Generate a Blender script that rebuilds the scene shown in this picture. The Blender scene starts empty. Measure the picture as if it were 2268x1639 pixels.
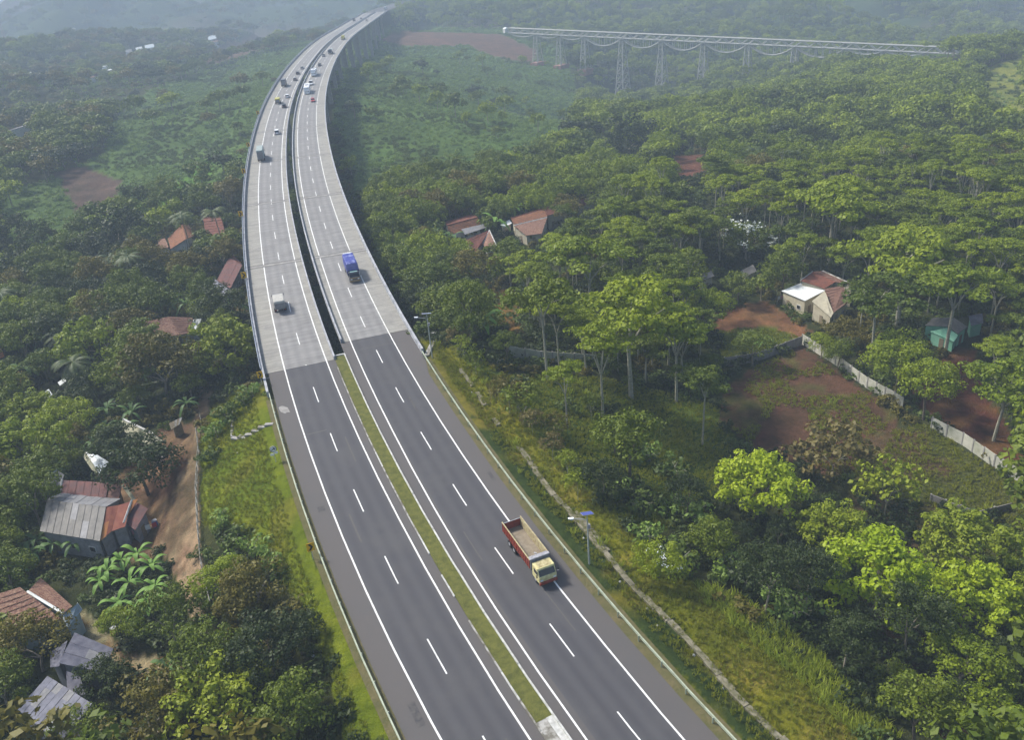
import bpy, math, random
import numpy as np
from mathutils import Vector, Matrix
R = math.radians
random.seed(7); rng = np.random.default_rng(11)
SC = bpy.context.scene
COL = SC.collection
CAMZ = 67.5

# ------------------------------------------------------------------ camera
FPX, PIT, ROLL = 1833.3, R(25.75), R(4.85)      # focal length in pixels of a 2268 wide picture
CX, CY = 1134.0, 819.5
def ray(v):
    v = np.asarray(v, float); x = (v[..., 0] - CX) / FPX; y = (v[..., 1] - CY) / FPX
    c, s = math.cos(ROLL), math.sin(ROLL)
    X = x * c - y * s; Y = x * s + y * c
    return np.stack([X, math.cos(PIT) - Y * math.sin(PIT), -(math.sin(PIT) + Y * math.cos(PIT))], -1)
def proj(P):
    P = np.asarray(P, float); X = P[..., 0]; y = P[..., 1]; z = P[..., 2] - CAMZ
    d = y * math.cos(PIT) - z * math.sin(PIT); d = np.where(d < 1, 1, d)
    Y = (-z * math.cos(PIT) - y * math.sin(PIT)) / d; X = X / d
    c, s = math.cos(ROLL), math.sin(ROLL)
    return np.stack([(X * c + Y * s) * FPX + CX, (-X * s + Y * c) * FPX + CY], -1)
fw = ray((CX, CY)); rt = ray((CX + FPX, CY)) - fw; dn = ray((CX, CY + FPX)) - fw
cam = bpy.data.cameras.new('camera'); co = bpy.data.objects.new('camera', cam); COL.objects.link(co)
M3 = Matrix((rt, -dn, -fw)).transposed()
co.matrix_world = Matrix.Translation((0, 0, CAMZ)) @ M3.to_4x4()
cam.sensor_width = 36; cam.lens = 36 * FPX / 2268; cam.clip_start = .5; cam.clip_end = 30000
SC.camera = co

# ------------------------------------------------------------------ light
SUN_EL, SUN_AZ = R(50), R(-62)
w = bpy.data.worlds.new('World'); SC.world = w; w.use_nodes = True
nt = w.node_tree; bgn = nt.nodes['Background']
sky = nt.nodes.new('ShaderNodeTexSky'); sky.sky_type = 'NISHITA'; sky.sun_disc = False
sky.sun_elevation = SUN_EL; sky.sun_rotation = SUN_AZ; sky.dust_density = 4; sky.air_density = 1.2; sky.altitude = 600
nt.links.new(sky.outputs[0], bgn.inputs[0]); bgn.inputs[1].default_value = 0.12
sl = bpy.data.lights.new('sun', 'SUN'); sl.energy = 3.6; sl.angle = R(9); sl.color = (1, .955, .88)
so_ = bpy.data.objects.new('sun', sl); COL.objects.link(so_)
sd = Vector((math.sin(SUN_AZ) * math.cos(SUN_EL), math.cos(SUN_AZ) * math.cos(SUN_EL), math.sin(SUN_EL)))
so_.rotation_euler = sd.to_track_quat('Z', 'Y').to_euler(); so_.location = (-300, 200, 400)
SC.view_settings.view_transform = 'Standard'; SC.view_settings.look = 'None'
SC.view_settings.exposure = 0.58; SC.view_settings.gamma = 1
cy = SC.cycles
cy.max_bounces = 5; cy.diffuse_bounces = 2; cy.glossy_bounces = 1; cy.transmission_bounces = 2; cy.volume_bounces = 1
cy.transparent_max_bounces = 4; cy.caustics_reflective = False; cy.caustics_refractive = False
cy.use_denoising = True; cy.use_adaptive_sampling = True; cy.adaptive_threshold = .03
try: cy.denoiser = 'OPENIMAGEDENOISE'
except Exception: pass
HAZE = 0.00052

# ------------------------------------------------------------------ tagging helpers
def tag(o, label=None, cat=None, group=None, kind=None):
    if label: o['label'] = label
    if cat: o['category'] = cat
    if group: o['group'] = group
    if kind: o['kind'] = kind
    return o
def empty(name, loc=(0, 0, 0), rz=0, label=None, cat=None, group=None, kind=None):
    o = bpy.data.objects.new(name, None); COL.objects.link(o); o.location = loc; o.rotation_euler = (0, 0, rz)
    o.empty_display_size = .5
    return tag(o, label, cat, group, kind)
def link(name, me, parent=None, loc=None, rot=None, mat=None):
    o = bpy.data.objects.new(name, me); COL.objects.link(o); o.parent = parent
    if loc is not None: o.location = loc
    if rot is not None: o.rotation_euler = rot
    return o
class MB:
    def __init__(s): s.v = []; s.f = []
    def add(s, vs, fs):
        n = len(s.v); s.v += [tuple(map(float, p)) for p in vs]; s.f += [tuple(i + n for i in f) for f in fs]; return s
    def hexa(s, b, t):
        """bottom ring b and top ring t, same count"""
        n = len(b); s.add(list(b) + list(t), [tuple(range(n))[::-1], tuple(range(n, 2 * n))] + [(i, (i + 1) % n, (i + 1) % n + n, i + n) for i in range(n)]); return s
    def box(s, c, d, rz=0):
        x, y, z = c; a, b, h = d[0] / 2, d[1] / 2, d[2] / 2; cs, sn = math.cos(rz), math.sin(rz)
        q = [(x + u * cs - v * sn, y + u * sn + v * cs) for u, v in ((-a, -b), (a, -b), (a, b), (-a, b))]
        return s.hexa([(p[0], p[1], z - h) for p in q], [(p[0], p[1], z + h) for p in q])
    def bar(s, a, b, r, n=6, r2=None):
        a = Vector(a); b = Vector(b); d = (b - a)
        if d.length < 1e-6: return s
        d.normalize(); u = d.orthogonal().normalized(); w_ = d.cross(u); r2 = r if r2 is None else r2
        k = [(math.cos(6.28318 * i / n + .785), math.sin(6.28318 * i / n + .785)) for i in range(n)]
        return s.hexa([a + (u * c + w_ * q) * r for c, q in k], [b + (u * c + w_ * q) * r2 for c, q in k])
    def tube(s, pts, rad, n=7):
        for i in range(len(pts) - 1): s.bar(pts[i], pts[i + 1], rad[i], n, rad[i + 1])
        return s
    def mesh(s, name, mat=None):
        m = bpy.data.meshes.new(name); m.from_pydata(s.v, [], s.f); m.update()
        if mat: m.materials.append(mat)
        return m
    def build(s, name, mat=None, parent=None, **k): return link(name, s.mesh(name, mat), parent, **k)
def box(name, mat, c, d, parent=None, rz=0, bevel=0, **k):
    o = MB().box(c, d, rz).build(name, mat, parent, **k)
    if bevel:
        m = o.modifiers.new('b', 'BEVEL'); m.width = bevel; m.segments = 2; m.limit_method = 'ANGLE'
    return o

# ------------------------------------------------------------------ materials
def mat(name, col, rough=.8, col2=None, scale=1.0, detail=6, bump=0, bscale=None, metal=0, spec=.3, lo=.35, hi=.65, coord='Object'):
    m = bpy.data.materials.new(name); m.use_nodes = True; n = m.node_tree.nodes; L = m.node_tree.links
    b = n['Principled BSDF']; b.inputs['Roughness'].default_value = rough; b.inputs['Metallic'].default_value = metal
    b.inputs['Specular IOR Level'].default_value = spec; b.inputs['Base Color'].default_value = (*col, 1)
    tc = n.new('ShaderNodeTexCoord')
    if col2 is not None:
        t = n.new('ShaderNodeTexNoise'); t.inputs['Scale'].default_value = scale; t.inputs['Detail'].default_value = detail
        t.inputs['Roughness'].default_value = .62
        L.new(tc.outputs[coord], t.inputs['Vector'])
        r = n.new('ShaderNodeValToRGB'); r.color_ramp.elements[0].position = lo; r.color_ramp.elements[1].position = hi
        r.color_ramp.elements[0].color = (*col, 1); r.color_ramp.elements[1].color = (*col2, 1)
        L.new(t.outputs['Fac'], r.inputs[0]); L.new(r.outputs[0], b.inputs['Base Color'])
    if bump:
        t2 = n.new('ShaderNodeTexNoise'); t2.inputs['Scale'].default_value = bscale or scale * 4; t2.inputs['Detail'].default_value = 5
        L.new(tc.outputs[coord], t2.inputs['Vector'])
        bp = n.new('ShaderNodeBump'); bp.inputs['Strength'].default_value = bump; bp.inputs['Distance'].default_value = .2
        L.new(t2.outputs['Fac'], bp.inputs['Height']); L.new(bp.outputs[0], b.inputs['Normal'])
    return m
def leafmat(name, c1, c2, transl=.25, hue=1.0):
    """leaf colour differs from tree to tree and from leaf clump to leaf clump"""
    m = bpy.data.materials.new(name); m.use_nodes = True; n = m.node_tree.nodes; L = m.node_tree.links
    b = n['Principled BSDF']; b.inputs['Roughness'].default_value = .55; b.inputs['Specular IOR Level'].default_value = .25
    oi = n.new('ShaderNodeObjectInfo'); at = n.new('ShaderNodeAttribute'); at.attribute_name = 'tone'
    ad = n.new('ShaderNodeMath'); ad.operation = 'MULTIPLY_ADD'; ad.inputs[1].default_value = .5
    ml = n.new('ShaderNodeMath'); ml.operation = 'MULTIPLY'; ml.inputs[1].default_value = .5
    L.new(at.outputs['Fac'], ml.inputs[0]); L.new(oi.outputs['Random'], ad.inputs[0]); L.new(ml.outputs[0], ad.inputs[2])
    mx = n.new('ShaderNodeMix'); mx.data_type = 'RGBA'; mx.inputs[6].default_value = (*c1, 1); mx.inputs[7].default_value = (*c2, 1)
    L.new(ad.outputs[0], mx.inputs[0]); L.new(mx.outputs[2], b.inputs['Base Color'])
    if transl:
        tr = n.new('ShaderNodeBsdfTranslucent'); L.new(mx.outputs[2], tr.inputs[0])
        ms = n.new('ShaderNodeMixShader'); ms.inputs[0].default_value = transl
        L.new(b.outputs[0], ms.inputs[1]); L.new(tr.outputs[0], ms.inputs[2]); L.new(ms.outputs[0], n['Material Output'].inputs[0])
    return m
M = {}
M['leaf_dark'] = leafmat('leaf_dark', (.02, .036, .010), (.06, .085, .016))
M['leaf_mid'] = leafmat('leaf_mid', (.055, .09, .008), (.17, .215, .014))
M['leaf_bright'] = leafmat('leaf_bright', (.11, .165, .008), (.29, .35, .014), .3)
M['leaf_lime'] = leafmat('leaf_lime', (.24, .34, .008), (.42, .5, .02), .3)
M['leaf_olive'] = leafmat('leaf_olive', (.085, .08, .014), (.19, .165, .022))
M['leaf_yellow'] = leafmat('leaf_yellow', (.17, .22, .012), (.28, .33, .02))
M['leaf_brown'] = leafmat('leaf_brown', (.12, .095, .03), (.2, .17, .05))
M['leaf_banana'] = leafmat('leaf_banana', (.07, .14, .04), (.13, .22, .06), .3)
M['leaf_banana_bright'] = leafmat('leaf_banana_bright', (.13, .26, .04), (.2, .34, .06), .3)
M['leaf_palm'] = leafmat('leaf_palm', (.05, .085, .025), (.11, .14, .04), .2)
M['leaf_bush'] = leafmat('leaf_bush', (.05, .085, .018), (.14, .19, .028))
M['leaf_meadow'] = leafmat('leaf_meadow', (.11, .18, .035), (.24, .34, .06))
M['grass_blade'] = leafmat('grass_blade', (.16, .2, .02), (.3, .3, .03), .35)
M['grass_yellow'] = leafmat('grass_yellow', (.22, .3, .025), (.42, .46, .06), .35)
M['flower'] = mat('flower', (.75, .78, .72))
M['bark'] = mat('bark', (.2, .17, .13), .9, (.32, .28, .22), 3)
M['bark_pale'] = mat('bark_pale', (.24, .23, .17), .9, (.4, .38, .29), 4)
M['bark_dark'] = mat('bark_dark', (.09, .075, .055), .9, (.16, .13, .1), 3)
M['white_paint'] = mat('white_paint', (.78, .78, .76), .6, (.5, .5, .48), 1.6, lo=.45, hi=.8)
M['worn_paint'] = mat('worn_paint', (.72, .72, .68), .7, (.42, .42, .4), 1.4, lo=.45, hi=.75)
M['concrete'] = mat('concrete', (.33, .32, .3), .85, (.22, .21, .195), .8, bump=.2)
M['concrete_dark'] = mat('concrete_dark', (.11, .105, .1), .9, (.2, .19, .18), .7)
M['parapet'] = mat('parapet', (.42, .43, .45), .8, (.24, .25, .27), .7)
M['steel'] = mat('steel', (.38, .42, .47), .45, (.3, .33, .37), 1.2, metal=.3)
M['rail_paint'] = mat('rail_paint', (.42, .47, .36), .6, (.3, .33, .24), 1.0)
M['kerb'] = mat('kerb', (.6, .6, .57), .8, (.36, .36, .33), 1.6)
M['kerb_old'] = mat('kerb_old', (.16, .15, .12), .9, (.4, .39, .36), 1.1, lo=.42, hi=.6)
M['stone'] = mat('stone', (.25, .225, .165), .9, (.1, .1, .05), .9, bump=.6)
M['truss'] = mat('truss', (.42, .43, .4), .6, (.32, .32, .3), .3)
M['truss_red'] = mat('truss_red', (.42, .2, .16), .8, (.3, .17, .13), .3)
M['tower_steel'] = mat('tower_steel', (.4, .4, .37), .6, (.3, .3, .27), .3)
M['joint_steel'] = mat('joint_steel', (.09, .085, .08), .7)
M['glass_dark'] = mat('glass_dark', (.02, .022, .025), .15, spec=.6)
M['tyre'] = mat('tyre', (.02, .02, .02), .8)
M['chassis'] = mat('chassis', (.035, .033, .03), .7, (.07, .06, .05), 3)
M['black'] = mat('black', (.015, .015, .015), .6)
M['sign_yellow'] = mat('sign_yellow', (.75, .42, .01), .5)
M['sign_white'] = mat('sign_white', (.8, .8, .8), .5)
M['sign_red'] = mat('sign_red', (.55, .02, .02), .5)
M['lamp_glass'] = mat('lamp_glass', (.75, .78, .8), .2)
M['red_light'] = mat('red_light', (.4, .02, .02), .3)
M['pole'] = mat('pole', (.42, .45, .42), .5, (.34, .36, .33), 2)
M['solar'] = mat('solar', (.05, .07, .28), .25, (.09, .11, .36), 9, spec=.6)
M['solar_pale'] = mat('solar_pale', (.28, .32, .46), .25, (.36, .4, .52), 9, spec=.6)
M['dirt'] = mat('dirt', (.2, .13, .075), .95, (.3, .21, .13), .5, bump=.4)
M['plank_red'] = mat('plank_red', (.33, .055, .03), .7, (.2, .045, .028), 2.2)
M['plank_cream'] = mat('plank_cream', (.5, .45, .26), .7, (.3, .23, .13), 2.4)
M['bed_floor'] = mat('bed_floor', (.19, .155, .11), .9, (.3, .26, .2), 1.6, lo=.3, hi=.75)
M['cab_cream'] = mat('cab_cream', (.7, .66, .33), .45, (.5, .43, .2), 2)
M['cab_dirt'] = mat('cab_dirt', (.3, .25, .12), .8, (.6, .55, .32), 3, lo=.4, hi=.7)
M['galv'] = mat('galv', (.42, .42, .44), .6, (.25, .25, .27), 3, metal=.2)
M['tarp_blue'] = mat('tarp_blue', (.035, .05, .26), .55, (.3, .34, .6), 1.1, lo=.5, hi=.72, bump=.6, bscale=2.5)
M['tarp_navy'] = mat('tarp_navy', (.015, .03, .13), .6, bump=.5, bscale=3, col2=(.03, .05, .18), scale=2)
M['tarp_grey'] = mat('tarp_grey', (.25, .31, .3), .8, (.33, .38, .37), 1.2, bump=.4, bscale=2)
M['tarp_beige'] = mat('tarp_beige', (.36, .35, .32), .8, (.45, .44, .4), 1.2, bump=.4, bscale=2)
for k, c in dict(car_white=(.78, .8, .82), car_black=(.03, .03, .035), car_grey=(.13, .13, .14), car_red=(.4, .03, .04), car_yellow=(.5, .45, .05), bus_white=(.8, .81, .82),
                 car_silver=(.4, .41, .43), bumper_tan=(.28, .2, .1), visor=(.25, .42, .4), truck_dark=(.06, .065, .08), tank_white=(.82, .8, .72)).items():
    M[k] = mat(k, c, .35, spec=.5)
M['tile_orange'] = mat('tile_orange', (.27, .115, .055), .9, (.15, .075, .045), 1.2, bump=.6, bscale=4)
M['tile_red'] = mat('tile_red', (.2, .07, .045), .9, (.12, .055, .04), 1.5, bump=.6, bscale=4)
M['tile_brown'] = mat('tile_brown', (.12, .06, .045), .9, (.19, .11, .08), 1.6, bump=.6, bscale=4)
M['tile_old'] = mat('tile_old', (.14, .06, .045), .9, (.3, .19, .13), 2.6, bump=.7, bscale=5)
M['rust'] = mat('rust', (.15, .06, .05), .8, (.09, .05, .05), .8)
M['rust2'] = mat('rust2', (.17, .05, .035), .8, (.24, .09, .05), 1.0)
M['orange_metal'] = mat('orange_metal', (.45, .2, .06), .8, (.3, .12, .05), 1.0)
M['zinc'] = mat('zinc', (.15, .15, .155), .6, (.23, .23, .235), 1.1)
M['zinc_blue'] = mat('zinc_blue', (.09, .095, .125), .6, (.17, .175, .22), .9)
M['zinc_dark'] = mat('zinc_dark', (.07, .072, .1), .7, (.14, .14, .17), 1.1)
M['zinc_brown'] = mat('zinc_brown', (.13, .125, .115), .7, (.2, .19, .17), .8)
M['roof_white'] = mat('roof_white', (.75, .78, .76), .6, (.64, .67, .66), .8)
M['roof_palegrey'] = mat('roof_palegrey', (.5, .56, .6), .6, (.4, .45, .47), 1.4)
M['roof_moss'] = mat('roof_moss', (.16, .17, .12), .9, (.4, .38, .26), 1.1)
M['plaster'] = mat('plaster', (.5, .46, .34), .9, (.4, .36, .26), 1)
M['plaster_white'] = mat('plaster_white', (.68, .68, .66), .9, (.52, .52, .5), 1)
M['plaster_green'] = mat('plaster_green', (.2, .5, .33), .9, (.28, .55, .4), 1)
M['plaster_grey'] = mat('plaster_grey', (.3, .3, .31), .9, (.2, .2, .2), 1)
M['plaster_pale'] = mat('plaster_pale', (.4, .48, .52), .9, (.3, .36, .4), 1)
M['bamboo'] = mat('bamboo', (.28, .23, .15), .9, (.16, .13, .09), 3)
M['panel_wall'] = mat('panel_wall', (.5, .49, .42), .9, (.3, .31, .22), .7, lo=.4, hi=.7)
M['panel_wall_dark'] = mat('panel_wall_dark', (.2, .19, .17), .9, (.3, .28, .26), .7)
M['laundry_pink'] = mat('laundry_pink', (.5, .25, .28), .9)

# ------------------------------------------------------------------ motorway alignment
HK = np.array([0, 60, 120, 180, 240, 300, 400, 500, 600, 700, 850, 1000, 1200, 1500.])
HH = np.array([0.5025, 0.3687, 0.2893, 0.2491, 0.2075, 0.1808, 0.1269, 0.0888, 0.0607, 0.0174, 0.0287, 0.0334, -0.0568, -0.1921])
HZ = np.array([0.5818, 5.0255, 9.1707, 12.7139, 15.687, 18.3339, 22.4435, 26.1782, 29.4005, 31.735, 33.8647, 35.2108, 36.2775, 37.7444])
S = np.arange(0, 1500, 10.)
sm = lambda a: np.convolve(np.pad(a, 2, mode='edge'), np.ones(5) / 5, 'valid')
hd = sm(np.interp(S, HK, HH)); zz = sm(np.interp(S, HK, HZ))
xs = 11.9882 + np.cumsum(np.r_[0, -np.sin(hd[:-1]) * 10]); ys = 35 + np.cumsum(np.r_[0, np.cos(hd[:-1]) * 10])
Sb = np.arange(-80, 0, 10.)
S = np.r_[Sb, S]; hd = np.r_[np.full(8, hd[0]), hd]; zz = np.r_[zz[0] + Sb * .065, zz]
xs = np.r_[11.9882 - Sb * math.sin(hd[0]), xs]; ys = np.r_[35 + Sb * math.cos(hd[0]), ys]
def rp(s, o, dz=0.):
    s = np.asarray(s, float)
    h = np.interp(s, S, hd); x = np.interp(s, S, xs); y = np.interp(s, S, ys); z = np.interp(s, S, zz)
    return np.stack([x + np.cos(h) * o, y + np.sin(h) * o, z + dz + 0 * x], -1)
def heading(s): return float(np.interp(s, S, hd))
SA_L, SA_R = 107.0, 113.0          # where asphalt meets the concrete viaduct

# ------------------------------------------------------------------ terrain
def aty(v, y):
    r = ray(v); return r * (y / r[1]) + np.array([0, 0, CAMZ])
def atz(v, z):
    r = ray(v); return r * ((z - CAMZ) / r[2]) + np.array([0, 0, CAMZ])
C = []
for v, y, dz in [((735, 280), 425, 0), ((742, 203), 500, 0), ((758, 150), 620, 0), ((900, 200), 540, 0), ((1000, 150), 740, 0), ((1100, 100), 930, 0), ((900, 80), 1010, 0),
                 ((860, 380), 320, -2), ((820, 520), 232, -4), ((1387, 252), 780, -2), ((1310, 165), 802, 0), ((1465, 225), 757, 4), ((1763, 140), 714, -8), ((1872, 130), 669, -3), ((2180, 125), 560, 0),
                 ((1713, 195), 450, -10), ((2100, 160), 470, -9), ((2268, 150), 480, -6), ((1450, 270), 400, -9), ((1300, 300), 385, -8), ((1180, 340), 350, -5), ((1560, 230), 430, -10),
                 ((1290, 240), 600, -20), ((1180, 200), 650, -6), ((1230, 130), 850, -5),
                 ((1500, 20), 1350, 0), ((1500, -25), 1500, 0), ((2100, 40), 1020, 0), ((1900, -10), 1250, 0), ((2268, -10), 1150, 0), ((1100, 20), 1400, 0), ((1300, 50), 1180, 0), ((1700, 72), 1000, 0), ((2268, 112), 800, 0), ((1250, -20), 1700, 0), ((900, 12), 1500, 0), ((1700, -40), 1500, 10), ((2100, -60), 1400, 10),
                 ((600, 135), 850, 0), ((780, 62), 1030, 0), ((480, 220), 570, 0), ((400, 330), 450, 0), ((250, 260), 620, 0), ((100, 300), 480, 0), ((0, 200), 700, 0), ((330, 430), 360, 0),
                 ((60, 440), 355, 0), ((560, 280), 480, 0), ((620, 180), 620, 0), ((140, 190), 800, 0), ((440, 150), 860, 0),
                 ((200, 78), 1300, 0), ((30, 75), 1500, 0), ((500, 62), 1500, 0), ((350, 100), 1150, 0), ((700, 30), 1700, 0), ((300, 50), 1650, 0), ((650, 12), 1900, 0), ((760, -5), 1900, 0), ((300, -2), 2100, 0), ((150, 6), 2050, 0), ((60, 24), 2000, 0), ((0, 40), 1950, 0), ((-200, 90), 1900, 0)]:
    p = aty(v, y); C.append((p[0], p[1], p[2] + dz))
for v, z in [((0, 560), -6), ((295, 650), -7), ((510, 640), -4), ((400, 540), -7), ((200, 1150), -6), ((400, 1200), -5.5), ((420, 1000), -6), ((100, 900), -8), ((60, 1500), -6), ((0, 700), -9), ((430, 1400), -5), ((0, 1200), -8), ((450, 860), -5),
             ((1395, 930), -3), ((1790, 670), -6), ((2090, 750), -6), ((2268, 1070), -8), ((1780, 760), -6), ((1200, 490), -3), ((2268, 1639), -11), ((1800, 1200), -8), ((1550, 990), -5), ((1400, 1150), -1.5),
             ((2268, 500), -5), ((2000, 450), -4), ((1700, 420), -4), ((1400, 400), -4), ((1000, 620), -3), ((1030, 500), -3), ((2000, 1639), -6.5), ((1650, 1300), -4.5), ((1000, 450), -2)]:
    p = atz(v, z); C.append(tuple(p))
for x, y, z in [(-400, 0, -10), (400, 0, -10), (0, -300, -10), (-1500, 500, 0), (1500, 400, -10), (3500, 1500, 60), (-3500, 1500, 60), (2500, 3500, 60), (0, 4200, 40), (-2500, 4500, 20), (0, -2500, 0), (3500, -1500, 0), (-3500, -1500, 0), (-250, 60, -11), (-120, 40, -8), (120, 40, -14), (260, 200, -6), (700, 500, -8), (900, 900, -20)]:
    C.append((x, y, z))
C = np.array(C, float)
def kern(d): return np.sqrt(d * d + 64)
A = np.zeros((len(C) + 1, len(C) + 1)); D = np.hypot(C[:, None, 0] - C[None, :, 0], C[:, None, 1] - C[None, :, 1])
A[:-1, :-1] = kern(D); A[-1, :-1] = 1; A[:-1, -1] = 1
A[:-1, :-1] += np.eye(len(C)) * 1.5
W = np.linalg.solve(A, np.r_[C[:, 2], 0])
def vnoise(x, y, seed=0):
    xi = np.floor(x); yi = np.floor(y); fx = x - xi; fy = y - yi; fx = fx * fx * (3 - 2 * fx); fy = fy * fy * (3 - 2 * fy)
    def h(a, b):
        t = np.sin(a * 127.1 + b * 311.7 + seed * 74.7) * 43758.5453; return t - np.floor(t)
    return (h(xi, yi) * (1 - fx) + h(xi + 1, yi) * fx) * (1 - fy) + (h(xi, yi + 1) * (1 - fx) + h(xi + 1, yi + 1) * fx) * fy
def road_so(x, y):
    """nearest station and offset to the motorway axis"""
    sh = x.shape; x = x.ravel(); y = y.ravel(); best = np.full(x.shape, 1e9); bs = np.zeros(x.shape); bo = np.zeros(x.shape)
    ax, ay = xs[:-1], ys[:-1]; dx, dy = np.diff(xs), np.diff(ys); L2 = dx * dx + dy * dy
    for i in range(len(ax)):
        t = ((x - ax[i]) * dx[i] + (y - ay[i]) * dy[i]) / L2[i]; t = np.clip(t, 0, 1)
        ex = x - ax[i] - t * dx[i]; ey = y - ay[i] - t * dy[i]; d = np.hypot(ex, ey)
        m = d < best; best = np.where(m, d, best); bs = np.where(m, S[i] + 10 * t, bs)
        sg = np.sign(ex * dy[i] - ey * dx[i]); bo = np.where(m, d * sg, bo)
    return bs.reshape(sh), bo.reshape(sh)
def ground(x, y, so=None):
    x = np.atleast_1d(np.asarray(x, float)); y = np.atleast_1d(np.asarray(y, float))
    z = np.full(x.shape, W[-1])
    for i in range(len(C)): z = z + W[i] * kern(np.hypot(x - C[i, 0], y - C[i, 1]))
    d = np.hypot(x, y)
    amp = np.clip((d - 150) / 900, 0, 1)
    z = z + (vnoise(x / 70, y / 70) - .5) * 9 * amp + (vnoise(x / 260, y / 260, 3) - .5) * 85 * np.clip((d - 920) / 450, 0, 1) + (np.abs(vnoise(x / 130, y / 130, 13) - .5) - .25) * 95 * np.clip((d - 920) / 350, 0, 1) + (vnoise(x / 12, y / 12, 5) - .5) * .8 * np.clip((d - 60) / 100, 0, 1)
    s, o = road_so(x, y) if so is None else so
    zr = np.interp(s, S, zz)
    past = np.where(o < 0, np.maximum(0, s - SA_L + .3), np.maximum(0, s - SA_R + .3)); past = np.where(np.abs(o) < 1.6, np.maximum(0, s - 108), past)
    ar = np.abs(o)
    right = np.interp(ar, [0, 14.4, 15.8, 17.6, 19, 21, 48, 90], [0, 0, -.35, -1.25, -1.15, -.55, -9, -60])
    left = np.interp(ar, [0, 14.2, 15.2, 30, 60, 90], [0, 0, -.3, -9, -30, -60])
    e = zr - .12 + np.where(o > 0, right, left) - past * 1.1 - np.minimum(past * 8, 1.6)
    zn = np.maximum(z, e)
    # keep the bare ground below the decks
    under = (past > 0) & (ar < 20); zn = np.where(under, np.minimum(zn, zr - 5.0 - 4.0 * np.clip(past / 8, 0, 1)), zn)
    far = (s > 1000) & (s < 1480) & (ar < 40); f = np.clip((s - 1000) / 60, 0, 1) * np.clip((40 - ar) / 20, 0, 1)
    zn = np.where(far, zn * (1 - f) + (zr - .3) * f, zn)
    return zn
TS = np.geomspace(30, 3500, 260)
def at(v, h=0.0):
    """where the ray through picture point v meets the ground raised by h"""
    r = ray(v); r = r / np.hypot(r[0], r[1]); P = r[None] * TS[:, None]; P[:, 2] += CAMZ
    g = ground(P[:, 0], P[:, 1]) + h - P[:, 2]
    k = np.argmax(g > 0) if (g > 0).any() else len(TS) - 1
    if k == 0: return P[0]
    a, b = TS[k - 1], TS[k]
    for _ in range(3):
        T = np.linspace(a, b, 8); Q = r[None] * T[:, None]; Q[:, 2] += CAMZ; gg = ground(Q[:, 0], Q[:, 1]) + h - Q[:, 2]
        j = np.argmax(gg > 0) if (gg > 0).any() else 7
        a, b = T[max(j - 1, 0)], T[j]
    return r * ((a + b) / 2) + np.array([0, 0, CAMZ])
def atobj(v, h=0.):
    p = at(v, h); return Vector((p[0], p[1], p[2] - h))

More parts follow.
